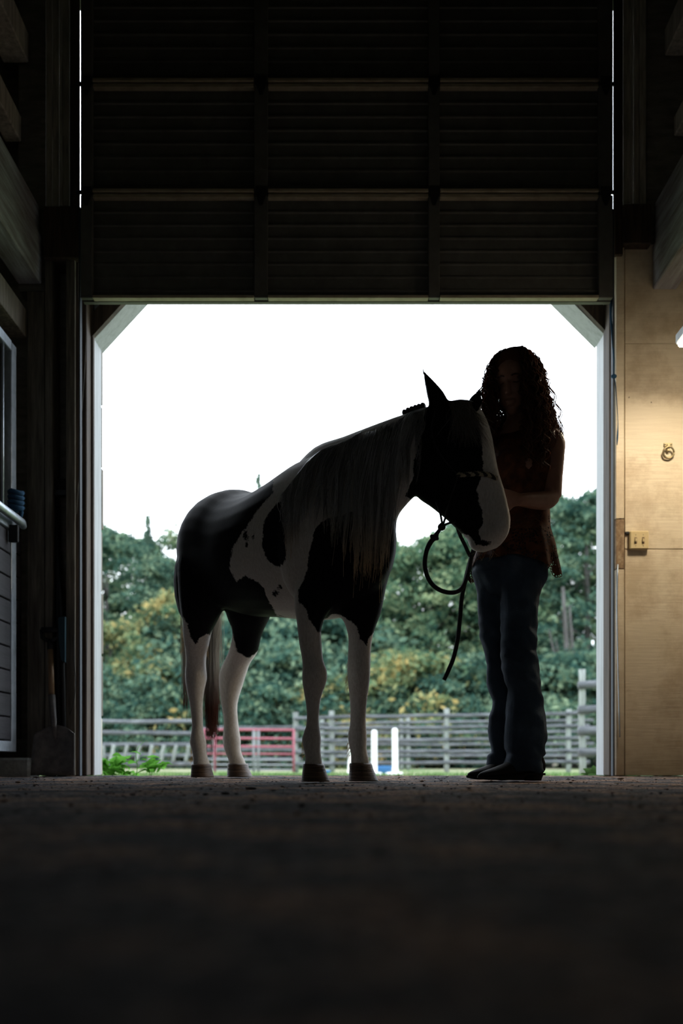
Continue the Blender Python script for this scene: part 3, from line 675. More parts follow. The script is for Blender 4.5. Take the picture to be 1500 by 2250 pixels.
LH = [(480, 600, 1200, 4.82, .9), (490, 601, 1280, 4.82, 1.0), (494, 599, 1335, 4.84, 1.1), (501, 590, 1360, 4.86, 1.2), (509, 580, 1380, 4.88, 1.2), (511, 572.5, 1400, 4.92, 1.2), (503, 565, 1432, 4.97, 1.15), (492, 549, 1456, 5.01, 1.1), (483, 541, 1478, 5.03, 1.1), (482, 533, 1504, 5.04, 1.1), (486.5, 521, 1545, 5.02, 1.2),
      (492.5, 522, 1583, 5.0, 1.2), (491, 526, 1612, 4.98, 1.2), (490, 528, 1628, 4.97, 1.15), (494, 528.5, 1650, 4.95, 1.05), (503, 537, 1671, 4.93, 1.0), (502, 541, 1683, 4.92, 1.0)]
for L in (RF, LF, RH, LH): add_loft(bm, smooth_rings(leg_rings(L), 3), 20)
# buttock and stifle muscle, shoulder muscle, withers
add_ellipsoid(bm, HF+DU*-1.13+DV*.12+UP*.95, DU*.15, DV*.11, UP*.24)
add_ellipsoid(bm, HF+DU*-1.13+DV*-.12+UP*1.03, DU*.15, DV*.11, UP*.22)
add_ellipsoid(bm, HF+DU*-.02+DV*.15+UP*.93, DU*.14, DV*.1, UP*.24)
add_ellipsoid(bm, HF+DU*-.02+DV*-.13+UP*.93, DU*.14, DV*.085, UP*.24)
hm = remeshed('horse_body', bm, .0095, 4)
V = verts_np(hm); PX = 750+F*V[:, 0]/V[:, 1]; PY = HY-(V[:, 2]-CH)*F/V[:, 1]
# small sculpting: nostril, eye hollow, tendon grooves
def dent(V, c, r, d, dr):
    dd = np.linalg.norm(V-np.array(c), axis=1); V += np.exp(-(dd/r)**2)[:, None]*np.array(dr)*d
nos = at(1083, 1148, 3.655); dent(V, nos, .014, .016, (.3, .9, 0)); dent(V, at(1072, 1140, 3.65), .012, .006, (-.3, -.9, 0))
dent(V, at(1018, 966, 3.68), .016, .008, (.2, .9, 0))
set_verts(hm, V)
DARK = [
 [(340, 1040), (601, 1040), (601, 1083), (581, 1104), (568, 1119), (555, 1139), (537, 1163), (522, 1185), (511, 1205), (506, 1227), (506, 1251), (511, 1264), (520, 1278), (533, 1269), (539, 1264), (553, 1273), (568, 1282), (581, 1293), (586, 1311), (594, 1326), (603, 1344), (608, 1352), (630, 1358), (640, 1395),
  (600, 1400), (568, 1430), (562, 1434), (548, 1446), (533, 1441), (520, 1433), (513, 1404), (509, 1372), (490, 1350), (476, 1372), (462, 1396), (453, 1393), (439, 1404), (429, 1415), (418, 1398), (412, 1372), (402, 1355), (340, 1340)],
 [(440, 1290), (560, 1290), (586, 1318), (603, 1350), (600, 1392), (562, 1400), (520, 1404), (513, 1404), (509, 1380), (500, 1368), (492, 1375), (476, 1376), (462, 1390), (440, 1380)],
 [(590, 1128), (579, 1146), (576, 1172), (576, 1198), (581, 1220), (590, 1234), (603, 1242), (616, 1245), (623, 1238), (627, 1223), (630, 1172), (630, 1128), (630, 1100), (619, 1097), (606, 1108)],
 [(719, 1139), (703, 1150), (688, 1168), (687, 1185), (682, 1198), (678, 1216), (674, 1249), (665, 1278), (656, 1293), (654, 1322), (667, 1330), (674, 1344), (677, 1359), (690, 1375), (696, 1386), (706, 1392), (712, 1362), (730, 1349), (750, 1352), (768, 1362), (783, 1376), (792, 1404), (804, 1420), (812, 1401), (825, 1385), (850, 1340), (900, 1200), (875, 1150), (858, 1130), (845, 1100), (800, 1112), (760, 1130)],
 [(905, 790), (1090, 790), (1062, 880), (1052, 900), (1040, 920), (1047, 940), (1057, 964), (1061, 993), (1061, 1033), (1055, 1052), (1047, 1073), (1051, 1100), (1059, 1127), (1061, 1150), (1049, 1170), (1058, 1186), (1080, 1190), (1070, 1200), (1046, 1196), (1030, 1176), (1008, 1170), (960, 1130), (890, 1090), (907, 1050), (909, 1010), (915, 993), (911, 960), (911, 930), (925, 908), (932, 890)],
]
DOTS = [(541, 1178, 5, 8), (556, 1180, 3, 7), (542, 1199, 3, 5), (606, 1302, 6, 6), (616, 1290, 4, 4)]
def sdf_poly(px, py, poly):
    P = np.array(poly, float); Q = np.roll(P, -1, 0); best = np.full(px.shape, 1e9); ins = np.zeros(px.shape, bool)
    for (ax, ay), (bx, by) in zip(P, Q):
        ex, ey = bx-ax, by-ay; t = np.clip(((px-ax)*ex+(py-ay)*ey)/(ex*ex+ey*ey+1e-9), 0, 1)
        best = np.minimum(best, np.hypot(px-ax-t*ex, py-ay-t*ey))
        c = (ay > py) != (by > py); xi = ax+(py-ay)*ex/(ey if ey else 1e-9); ins ^= c & (px < xi)
    return np.where(ins, best, -best)
s = np.full(PX.shape, -1e9)
for d in DARK: s = np.maximum(s, sdf_poly(PX, PY, d))
for x, y, a, b_ in DOTS: s = np.maximum(s, 3*(1-np.hypot((PX-x)/a, (PY-y)/b_)))
s = np.clip(s, -12, 12)
at_ = hm.attributes.new('patch', 'FLOAT', 'POINT'); at_.data.foreach_set('value', s.astype(np.float32))
hb = mesh_obj('body', hm, M['coat'], horse)
bvh_h = BVHTree.FromPolygons([tuple(v) for v in V], [tuple(p.vertices) for p in hm.polygons])
# hooves
def hoof(l0, r0, y0, l1, r1, Y):
    rings = []
    c0 = (at(l0, y0, Y)+at(r0, y0, Y))/2; h0 = (r0-l0)/2/F*Y
    for t in (0, .12, .3, .6, .93, 1.0):
        l = l0+(l1-l0)*t; r = r0+(r1-r0)*t**1.1; z = c0.z*(1-t)+.001
        cx = (X(l, Y)+X(r, Y))/2; h = (X(r, Y)-X(l, Y))/2*(1.04 if t == .12 else 1)
        rings.append((Vector((cx, Y-.012*t, z)), Vector((h, 0, 0)), Vector((0, h*1.12, 0))))
    b = bmesh.new(); add_loft(b, rings, 28); bm_obj('hoof', b, M['hoof'], horse, True)
hoof(666, 711, 1679, 662, 725, 3.82); hoof(768, 815, 1677, 766, 831, 3.93); hoof(421, 463, 1679, 419.5, 471, 4.83); hoof(500, 543, 1678, 499, 556, 4.92)
bm = bmesh.new(); add_ellipsoid(bm, at(1018, 966, 3.69), Vector((.019, 0, 0)), Vector((0, .017, 0)), Vector((0, 0, .016))); bm_obj('eye', bm, M['eye'], horse, True)

# draping of hair on a body seen along the line of sight
def drape(pts, bvh, off):
    out = []; o = Vector((0, 0, CH))
    for p in pts:
        p = Vector(p); d = (p-o); L = d.length; d.normalize(); h = bvh.ray_cast(o, d)
        if h[0] is not None and h[3] < L+.16: p = o+d*(h[3]-off)
        out.append(p)
    return out
CREST = [(612, 1082, 4.45), (623, 1077, 4.42), (655, 1037, 4.28), (673, 1013, 4.22), (706, 985, 4.15), (741, 973, 4.07), (767, 962, 4.03), (794, 946, 3.98), (820, 936, 3.94), (853, 925, 3.90), (886, 912, 3.85), (912, 901, 3.82), (938, 894, 3.79)]
def crest(x):
    a = np.array(CREST); return np.interp(x, a[:, 0], a[:, 1]), np.interp(x, a[:, 0], a[:, 2])
def ysmooth(P):
    P = np.array(P); y = P[:, 1].copy()
    for _ in range(3):
        y2 = y.copy(); y2[1:-1] = np.minimum(y[1:-1]+.004, (y[:-2]+2*y[1:-1]+y[2:])/4); y = y2
    k = y/P[:, 1]; return np.stack([P[:, 0]*k, y, (P[:, 2]-CH)*k+CH], 1)
S = []; TN = []
NC = 150
for c in range(NC):
    x0 = 626+(938-626)*((c+random.random())/NC)**.95
    endy = np.interp(x0, [618, 640, 700, 740, 780, 800, 885, 900, 938], [1120, 1165, 1150, 1120, 1180, 1225, 1245, 1100, 985])
    lean = np.interp(x0, [618, 650, 700, 770, 800, 890, 938], [4, 20, 60, 42, 32, 40, 20])
    ce = endy+random.gauss(0, 20); ph = random.uniform(0, 6); wa = random.uniform(2, 5.5); cl = lean+random.gauss(0, 7); lay = random.uniform(.004, .045); spread = random.uniform(4, 9)
    if random.random() < .3: ce -= random.uniform(40, 130)
    ph2 = random.uniform(0, 6); tone = random.random()**1.3
    for k in range(11):
        x = x0+random.gauss(0, spread*.5); y0, Y0 = crest(x); e = ce+random.gauss(0, 20)-(random.random()**3)*60; n = 20; pts = []
        jx = random.gauss(0, spread)
        for i in range(n):
            t = i/(n-1); py = y0-3+(e-y0+3)*t; sx = 1-math.exp(-3.2*t)
            conv = .85*math.exp(-((t-.85)/.42)**2)
            px = (x-(x-x0)*conv)-cl*sx+jx*t*(1-conv)+wa*math.sin(ph+t*8.5)*min(1, t*2.2)
            py = max(py, crest(px)[0]+1.5+5*min(1, t*5)); YY = Y0-.02-.10*min(1, t*4)
            pts.append(at(px, py, YY))
        la = lay+.006*math.sin(ph2+4)+random.uniform(0, .003)
        pts = ysmooth(drape(pts, bvh_h, max(.003, la)))
        pts[0] = np.array(at(x, y0+1, Y0+.02)); pts[1] = .5*(pts[0]+pts[2])+np.array([0, 0, .004])
        r = np.linspace(.0019, .0005, n); S.append((pts, r)); TN.append(tone)
tag(mesh_obj('mane', strands_mesh('mane', S, 3, TN), M['mane'], horse), 'long pale grey mane hair falling over the near side of the neck')
# forelock
S = []
for k in range(330):
    x = random.uniform(985, 1032); py0 = 884+abs(x-1010)*.12-3; n = 12; pts = []
    ex = random.gauss(1042, 16) if random.random() < .6 else random.gauss(1008, 14); ey = random.uniform(925, 985)
    for i in range(n):
        t = i/(n-1); pts.append(at(x+(ex-x)*t+3*math.sin(5*t+x), py0+(ey-py0)*t, 3.76-.05*t))
    pts = ysmooth(drape(pts, bvh_h, random.uniform(.004, .012))); S.append((pts, np.linspace(.0015, .0005, n)))
for k in range(40):
    n = 9; ex = random.uniform(1062, 1078); ey = random.uniform(925, 965); pts = [at(1046+(ex-1046)*t+2*math.sin(6*t+k), 900+(ey-900)*t, 3.72-.02*t) for t in np.linspace(0, 1, n)]
    S.append((np.array(pts), np.linspace(.0012, .0004, n)))
tag(mesh_obj('forelock', strands_mesh('forelock', S), M['forelock'], horse), 'pale forelock falling between the ears')
# small braid behind the ears
bm = bmesh.new()
for i in range(6):
    t = i/5; x = 889+t*40; y = 908-15*t**.8; c = at(x, y-1, 3.84-.04*t)
    for s in (-1, 1): add_ellipsoid(bm, c+Vector((s*.003, s*.012, .004*s)), Vector((.0085, 0, .003)), Vector((0, .011, 0)), Vector((-.003, 0, .012)), 8, 6)
tag(bm_obj('braid', bm, M['braid'], horse, True), 'short dark braid behind the ears')
# tail
S = []
for k in range(900):
    inner = random.random() < .8
    x1 = random.gauss(466, 7.5) if inner else random.gauss(408, 4); n = 16
    e = random.uniform(1520, 1625) if inner else random.uniform(1440, 1560)
    if random.random() < .06: e += random.uniform(20, 75)
    ph = random.uniform(0, 6); pts = []; x0 = random.gauss(446, 6); Yt = 5.22+random.gauss(0, .035)
    for i in range(n):
        t = i/(n-1); py = 1150+(e-1150)*t; sx = min(1, t*2.6); px = x0+(x1-x0)*sx**1.3+2.2*math.sin(ph+t*9)*t
        yy = Yt - .02*t; pts.append(at(px, py, yy if t > .15 else yy-.16*(1-t/.15)))
    S.append((np.array(pts), np.linspace(.0017, .0007, n)))
tag(mesh_obj('tail', strands_mesh('tail', S), M['tail'], horse), 'long tail, whitish above and reddish brown at the tip')
# leg feathering, chin whiskers, belly fuzz
S = []
for k in range(34):
    px, py = random.choice([(1036, 1190), (1046, 1206), (1060, 1212), (1080, 1210), (1030, 1178), (1010, 1165)]); px += random.gauss(0, 5); py += random.gauss(0, 2)
    dx, dy = random.gauss(-3, 8), random.uniform(8, 26); b0 = at(px, py, 3.7); S.append((np.array([b0, at(px+dx*.4, py+dy*.6, 3.7), at(px+dx, py+dy, 3.7)]), [.0003, .00025, .0001]))
for px, y0, y1, Yl in ((765, 1450, 1510, 3.93), (424, 1640, 1670, 4.9), (668, 1625, 1660, 3.86), (768, 1625, 1660, 3.96), (402, 1370, 1430, 4.85), (452, 1395, 1440, 4.85)):
    for k in range(45):
        py = random.uniform(y0, y1); dx = random.uniform(-8, -2) if px != 452 else random.uniform(2, 8)
        S.append((np.array([at(px+2, py, Yl), at(px+dx*.6, py+4, Yl), at(px+dx, py+random.uniform(8, 16), Yl)]), [.0007, .0005, .0002]))
tag(mesh_obj('whiskers', strands_mesh('whiskers', S), M['mane'], horse), kind='stuff')

# ---------------------------------------------------------------- halter and lead rope
ha = empty('rope_halter', at(1030, 1040, 3.66)); tag(ha, 'rope halter with plaited noseband on the black horse head', 'halter')
def on_head(pts, off=.006):
    return drape([at(x, y, 3.72) for x, y in pts], bvh_h, off)
def dens(pts, k=5):
    return [tuple(p) for p in catmull(pts, k)]
nb = on_head(dens([(1005, 1043), (1025, 1043), (1045, 1041), (1065, 1042), (1080, 1046), (1091, 1052)]), .004)
bm = bmesh.new()
for ph in (0, 2.09, 4.19):
    pts = []
    for i, p in enumerate(nb):
        a = ph+i*1.25; pts.append(p+Vector((.002*math.cos(a), -.004*math.cos(a)-.002, .005*math.sin(a))))
    add_tube(bm, pts, [.0052]*len(pts), 6, 2)
tag(bm_obj('noseband', bm, M['noseband'], ha, True), 'plaited dark and tan noseband')
tube('cheek_rope', on_head(dens([(1006, 1043), (975, 1010), (955, 975), (948, 940), (955, 905)]), .003), .003, M['rope'], ha, 6)
tube('cheek_rope', on_head(dens([(1006, 1043), (998, 1070), (988, 1098), (981, 1122)]), .003), .003, M['rope'], ha, 6)
tube('throat_rope', [at(958, 1103, 3.72), at(966, 1125, 3.72), at(971, 1150, 3.72)], .0042, M['rope'], ha, 6, 3)
tube('throat_rope', [at(981, 1122, 3.70), at(978, 1138, 3.715), at(973, 1152, 3.72)], .0042, M['rope'], ha, 6, 3)
tube('throat_rope', [at(1000, 1146, 3.72), at(985, 1150, 3.72), at(974, 1155, 3.72)], .0042, M['rope'], ha, 6, 3)
def knot(bm, c, r):
    for k in range(3):
        ax = Vector((random.gauss(0, 1), random.gauss(0, 1), random.gauss(0, 1))).normalized(); u = ax.orthogonal().normalized(); v = ax.cross(u)
        add_tube(bm, [c+(u*math.cos(a)+v*math.sin(a))*r*.62 for a in np.linspace(0, 2*math.pi, 13)], [r*.42]*13, 6)
bm = bmesh.new(); knot(bm, at(970, 1158, 3.72), .015); add_tube(bm, [at(971, 1150, 3.72), at(968, 1165, 3.72)], [.008, .008], 8); bm_obj('chin_knot', bm, M['rope'], ha, True)
lr = empty('lead_rope', at(955, 1180, 3.72)); tag(lr, 'dark lead rope looping from the halter knot to the hand, end hanging free', 'rope')
bm = bmesh.new(); knot(bm, at(954, 1181, 3.72), .018); bm_obj('knot', bm, M['rope'], lr, True)
tube('rope', [at(968, 1160, 3.72), at(960, 1172, 3.72), at(952, 1183, 3.72), at(943, 1196, 3.72), at(936, 1214, 3.72), at(933, 1240, 3.725), at(938, 1265, 3.73), at(951, 1286, 3.74), at(972, 1299, 3.75), at(996, 1302, 3.77), at(1013, 1294, 3.79), at(1024, 1272, 3.82), at(1031, 1245, 3.84), at(1036, 1220, 3.86), at(1042, 1198, 3.87), at(1047, 1180, 3.87)],
     [.006, .008, .0095, .0095]+[.0085]*12, M['rope'], lr, 10, 5)
tube('rope_end', [at(1046, 1180, 3.885), at(1040, 1205, 3.885), at(1031, 1238, 3.875), at(1022, 1275, 3.86), at(1014, 1315, 3.85), at(1010, 1360, 3.85), at(1005, 1405, 3.85), at(996, 1445, 3.85), at(984, 1475, 3.85), at(975, 1494, 3.85)],
     [.0085]*9+[.008], M['rope'], lr, 10, 5)
tube('rope_bight', [at(1001, 1148, 3.80), at(1010, 1175, 3.82), at(1022, 1200, 3.845), at(1033, 1222, 3.865), at(1040, 1215, 3.88), at(1046, 1190, 3.88)], .0075, M['rope'], lr, 10, 5)

# ================================================================ WOMAN
woman = empty('person', (.70, 4.05, 0)); tag(woman, 'woman with long curly auburn hair, lace top and jeans standing at the horse head', 'person')
def rings_px(lst):
    return smooth_rings(leg_rings(lst), 3)
bm = bmesh.new()
# torso and neck
FD = Vector((-.62, -.78, 0)).normalized(); SD = Vector((.78, -.62, 0)).normalized()     # facing, her left
def tr(px, py, Y, wside, wfront):
    return (at(px, py, Y), SD*wside, FD*wfront)
add_loft(bm, smooth_rings([tr(1118, 1290, 4.06, .115, .08), tr(1119, 1250, 4.06, .135, .095), tr(1122, 1210, 4.06, .138, .095), tr(1130, 1165, 4.06, .128, .09), tr(1135, 1120, 4.06, .122, .088), tr(1142, 1070, 4.06, .138, .1), tr(1147, 1030, 4.06, .145, .112), tr(1150, 990, 4.07, .145, .1), tr(1150, 960, 4.07, .14, .085), tr(1147, 938, 4.07, .1, .065), tr(1142, 918, 4.06, .055, .052), tr(1136, 895, 4.04, .048, .05), tr(1132, 870, 4.02, .046, .05)], 3), 24)
for s in (-1, 1): add_ellipsoid(bm, at(1147, 1038, 4.055)+FD*.085+SD*.062*s, SD*.048, FD*.04, UP*.05)
# head
HC = at(1128, 842, 3.99); HFd = Vector((-.38, -.85, -.36)).normalized(); HS = Vector((.91, -.40, 0)).normalized(); HS = (HS-HFd*HS.dot(HFd)).normalized(); HU = HS.cross(HFd); HU = HU if HU.z > 0 else -HU
add_ellipsoid(bm, HC+HU*.028-HFd*.012, HS*.077, HFd*.097, HU*.088, 24, 16)
add_ellipsoid(bm, HC-HU*.035+HFd*.028, HS*.058, HFd*.062, HU*.08, 24, 16)
add_ellipsoid(bm, HC-HU*.098+HFd*.062, HS*.024, HFd*.022, HU*.02)
add_loft(bm, [(HC+HU*.012+HFd*.088, HS*.007, HFd*.006), (HC-HU*.012+HFd*.098, HS*.009, HFd*.01), (HC-HU*.032+HFd*.104, HS*.014, HFd*.013), (HC-HU*.04+HFd*.094, HS*.012, HFd*.01)], 10)
add_ellipsoid(bm, HC-HU*.062+HFd*.088, HS*.023, HFd*.010, HU*.006); add_ellipsoid(bm, HC-HU*.074+HFd*.087, HS*.019, HFd*.011, HU*.007)
for s in (-1, 1): add_ellipsoid(bm, HC-HU*.005+HS*.079*s-HFd*.01, HS*.008, HFd*.016, HU*.028)
# arms and hands
def arm(p, r): add_tube(bm, p, r, 14, 4)
SL = at(1214, 968, 3.98); EL = at(1214, 1092, 3.95); WL_ = at(1136, 1098, 3.83)
arm([at(1192, 957, 4.02), SL, at(1216, 1005, 3.97), at(1215, 1050, 3.96), EL], [.035, .046, .042, .037, .035])
arm([at(1215, 1088, 3.95), at(1200, 1099, 3.93), at(1175, 1100, 3.89), at(1152, 1099, 3.85), WL_], [.033, .038, .034, .028, .023])
SR = at(1088, 965, 4.13); ER = at(1076, 1080, 4.06); WR = at(1058, 1150, 3.93)
arm([at(1108, 957, 4.1), SR, at(1083, 1010, 4.11), at(1079, 1050, 4.08), ER], [.035, .044, .04, .036, .034])
arm([ER, at(1071, 1100, 4.03), at(1065, 1125, 3.98), WR], [.034, .036, .03, .023])
def hand(w_, d, pn, side, curl):
    """wrist, direction, palm normal, thumb side, finger curl"""
    d = d.normalized(); pn = (pn-d*pn.dot(d)).normalized(); a = d.cross(pn)*side
    pc = w_+d*.05
    add_loft(bm, smooth_rings([(w_-d*.01, a*.024, pn*.018), (w_+d*.02, a*.032, pn*.016), (w_+d*.06, a*.038, pn*.014), (w_+d*.088, a*.036, pn*.011)], 3), 14)
    for i, (o, L) in enumerate([(.027, .07), (.009, .08), (-.009, .074), (-.027, .06)]):
        b = w_+d*.08+a*o; dirs = d; p = [b-d*.02, b]; ang = 0
        for sgm in (.45, .32, .23):
            ang += curl*(1.0 if sgm == .45 else .8)
            dv = d*math.cos(ang)-pn*math.sin(ang); p.append(p[-1]+dv*L*sgm)
        add_tube(bm, p, [.009, .0088, .0082, .0076, .006], 8, 2)
    t0 = w_+d*.02+a*.03; add_tube(bm, [t0-a*.01, t0+a*.018+d*.02, t0+a*.026+d*.045-pn*.01*curl, t0+a*.022+d*.066-pn*.02*curl], [.013, .0115, .0095, .0075], 8, 2)
hand(WL_, Vector((-.9, -.05, .1)), Vector((0, 1, 0)), 1, .25)
hand(WR, Vector((-.35, -.75, -.62)), Vector((.8, .3, -.4)), 1, .95)
# legs under the jeans
arm([at(1143, 1245, 4.03), at(1142, 1330, 4.0), at(1139, 1440, 3.99), at(1148, 1540, 4.01), at(1156, 1660, 4.04), at(1156, 1690, 4.04)], [.065, .055, .038, .035, .03, .03])
arm([at(1092, 1250, 4.1), at(1084, 1330, 4.1), at(1092, 1440, 4.1), at(1103, 1540, 4.11), at(1097, 1650, 4.12), at(1097, 1680, 4.12)], [.05, .044, .03, .022, .024, .024])
wm = remeshed('woman_body', bm, .0055, 3)
V = verts_np(wm)
for s in (-1, 1): dent(V, HC+HU*.012+HS*.031*s+HFd*.088, .014, .010, tuple(-HFd)); dent(V, HC+HU*.010+HS*.031*s+HFd*.083, .007, .004, tuple(HFd))
set_verts(wm, V)
mesh_obj('body', wm, M['skin'], woman)
bvh_w = BVHTree.FromPolygons([tuple(v) for v in V], [tuple(p.vertices) for p in wm.polygons])
# brows and lashes
bm = bmesh.new()
for s in (-1, 1):
    add_tube(bm, [HC+HU*.03+HS*.014*s+HFd*.089, HC+HU*.034+HS*.03*s+HFd*.084, HC+HU*.028+HS*.047*s+HFd*.072], [.0025, .003, .0015], 6, 3)
    add_tube(bm, [HC+HU*.006+HS*.019*s+HFd*.084, HC+HU*.003+HS*.031*s+HFd*.086, HC+HU*.006+HS*.043*s+HFd*.076], [.0015, .002, .0015], 6, 3)
tag(bm_obj('eyebrows', bm, M['curls'], woman, True), kind='stuff')
# jeans
bm = bmesh.new()
NL = [(1075, 1190, 1215, 4.05, .85), (1072, 1196, 1235, 4.05, .8), (1082, 1197, 1262, 4.03, .95), (1097, 1186, 1300, 4.01, 1.05), (1099, 1181, 1335, 4.0, 1.1), (1102, 1178.5, 1392, 3.99, 1.1), (1101, 1175, 1425, 3.99, 1.05), (1102, 1180, 1440, 3.99, 1.05), (1103, 1181.5, 1466, 4.0, 1.05), (1110, 1186, 1500, 4.0, 1.05), (1117, 1188.5, 1521, 4.01, 1.05), (1113, 1193, 1556, 4.02, 1.0), (1110, 1198.5, 1590, 4.02, .98), (1109, 1199.5, 1625, 4.03, .98), (1109, 1195, 1645, 4.03, 1.0), (1112, 1198, 1655, 4.03, .95), (1107, 1191, 1669, 4.03, .98), (1105, 1197, 1680, 4.03, .9), (1110, 1196, 1696, 4.03, .85)]
FL = [(1055, 1150, 1225, 4.09, .8), (1047, 1135, 1255, 4.09, .9), (1048, 1118, 1290, 4.1, 1.0), (1050.5, 1115, 1329, 4.1, 1.0), (1054.5, 1112, 1392, 4.1, 1.0), (1062, 1113, 1424, 4.1, 1.05), (1070.5, 1116, 1459, 4.1, 1.05), (1069, 1118, 1491, 4.1, 1.05), (1075, 1124, 1524, 4.11, 1.05), (1083, 1122, 1545, 4.11, 1.1), (1075, 1118, 1576, 4.11, 1.05), (1072.5, 1116, 1608, 4.12, 1.05), (1077, 1116, 1636, 4.12, 1.1), (1082, 1116, 1652, 4.12, 1.15), (1076, 1114, 1662, 4.12, 1.1), (1071, 1112, 1676, 4.12, 1.1), (1073, 1112, 1686, 4.12, 1.0)]
add_loft(bm, rings_px(NL), 24); add_loft(bm, rings_px(FL), 24)
add_loft(bm, smooth_rings([tr(1121, 1308, 4.06, .10, .085), tr(1121, 1290, 4.06, .140, .105), tr(1121, 1265, 4.06, .160, .118), tr(1121, 1250, 4.06, .166, .124), tr(1124, 1215, 4.06, .163, .117), tr(1128, 1180, 4.06, .148, .106), tr(1128, 1172, 4.06, .12, .08)], 3), 28)
jm = remeshed('jeans', bm, .0065, 2)
V = verts_np(jm); Nn = np.empty(len(V)*3); jm.vertices.foreach_get('normal', Nn); Nn = Nn.reshape(-1, 3)
for i in range(len(V)):
    x, y, z = V[i]; kn = math.exp(-((z-.5)/.16)**2)+1.3*math.exp(-((z-.07)/.09)**2)+.7*math.exp(-((z-.86)/.08)**2)+.25
    f = noise.noise(Vector((x*9+y*6, y*9, z*26+x*16)))*.011*kn + noise.noise(Vector((x*30, y*30, z*14)))*.0022
    V[i] += Nn[i]*f
set_verts(jm, V); mesh_obj('jeans', jm, M['jeans'], woman)
bm = bmesh.new()
for (x, y, Yp) in ((1139, 1243, 3.91),): pass
bm.free()
# boots: pointed toe, raised heel
def boot(pxh, pxt, Yh, Yt):
    b = bmesh.new(); h = Vector((X(pxh, Yh), Yh, 0)); t = Vector((X(pxt, Yt), Yt, 0)); d = (t-h); L = d.length; d.normalize(); s = Vector((-d.y, d.x, 0))
    prof = [(0.0, .03, .085, .024), (.06, .028, .115, .034), (.2, .024, .13, .038), (.38, .016, .105, .038), (.55, .012, .078, .042), (.72, .012, .058, .042), (.86, .013, .045, .031), (.95, .015, .036, .017), (1.0, .018, .027, .006)]
    rings = [(h+d*L*u+UP*((z0+z1)/2), UP*((z1-z0)/2), s*wd) for u, z0, z1, wd in prof]
    add_loft(b, smooth_rings(rings, 3), 18)
    c = h+d*L*.2; add_tube(b, [c+UP*.08, c+UP*.22], [.045, .05], 14)
    me = remeshed('boot', b, .0055, 2); bo = mesh_obj('boot', me, M['boot'], woman)
    b = bmesh.new(); pr = [(-.0, .02), (.1, .036), (.3, .036), (.5, .04), (.72, .043), (.88, .031), (.97, .015), (1.01, .004)]
    top = [h+d*L*u+s*w_ for u, w_ in pr]+[h+d*L*u-s*w_ for u, w_ in pr[::-1]]
    hz = lambda u: .002+(.02 if u < .33 else max(0, .02*(1-(u-.33)/.2)))+(.01*max(0, (u-.8)/.2))
    us = [u for u, _ in pr]+[u for u, _ in pr[::-1]]
    A = [b.verts.new(p+UP*(hz(u)+.009)) for p, u in zip(top, us)]; B_ = [b.verts.new(p+UP*hz(u)) for p, u in zip(top, us)]
    b.faces.new(A); b.faces.new(B_[::-1])
    for i in range(len(A)): j = (i+1) % len(A); b.faces.new((A[i], B_[i], B_[j], A[j]))
    bm_obj('sole', b, M['boot'], woman)
    b = bmesh.new(); hc = h+d*L*.15; add_loft(b, [(hc+UP*.028, d*.042, s*.034), (hc+d*.004+UP*.0, d*.034, s*.03)], 16); bm_obj('heel', b, M['boot'], woman)
boot(1193, 1050, 4.05, 3.97); boot(1160, 1026, 4.16, 4.07)
# lace top
def blouse():
    NA, NR = 64, 34; Vb = []; 
    keys = [(948, 1150, 4.07, .112, .085), (965, 1151, 4.07, .128, .1), (1000, 1150, 4.065, .148, .118), (1020, 1148, 4.055, .152, .142), (1045, 1147, 4.055, .152, .142), (1070, 1142, 4.055, .146, .118), (1120, 1137, 4.06, .134, .104), (1165, 1132, 4.06, .148, .112), (1200, 1130, 4.06, .172, .128), (1235, 1128, 4.06, .187, .14), (1260, 1127, 4.06, .197, .15), (1290, 1127, 4.06, .205, .155)]
    ks = np.array(keys)
    for a in range(NA):
        th = 2*math.pi*a/NA; side = math.cos(th); fr = math.sin(th)
        # pointed sides, high front
        hem = 1240+42*max(0, side)**6+32*max(0, -side)**6+8*math.sin(th*9)*.3+6*abs(fr)*(-1)
        topy = 950+14*abs(fr)**2*(1 if fr > 0 else .4)+abs(side)*-4
        for r in range(NR):
            t = r/(NR-1); py = topy+(hem-topy)*t
            v = [np.interp(py, ks[:, 0], ks[:, j]) for j in range(1, 5)]
            fl = 1+max(0, t-.6)*.10*math.sin(th*11+t*3)
            p = at(v[0], py, v[1])+SD*(v[2]*side*fl)+FD*(v[3]*fr*fl); Vb.append(tuple(p))
    Fc = [(a*NR+r, ((a+1) % NA)*NR+r, ((a+1) % NA)*NR+r+1, a*NR+r+1) for a in range(NA) for r in range(NR-1)]
    me = bpy.data.meshes.new('top'); me.from_pydata(Vb, [], Fc); me.update()
    o = mesh_obj('lace_top', me, M['lace'], woman, True); tag(o, 'sleeveless rust brown lace top with pointed sides')
    sd = o.modifiers.new('thick', 'SOLIDIFY'); sd.thickness = .0015
    for s in (-1, 1):
        c = at(1150, 950, 4.07)+SD*s*.085
        bm = bmesh.new(); add_loft(bm, smooth_rings([(c+FD*.09-UP*.03, SD*.022, FD*.004), (c+FD*.06+UP*.02, SD*.02, FD*.004+UP*.003), (c+UP*.035, SD*.018, UP*.004), (c-FD*.06+UP*.02, SD*.02, FD*-.004), (c-FD*.085-UP*.03, SD*.022, FD*.004)], 3), 8)
        bm_obj('shoulder_strap', bm, M['lace'], woman, True)
blouse()
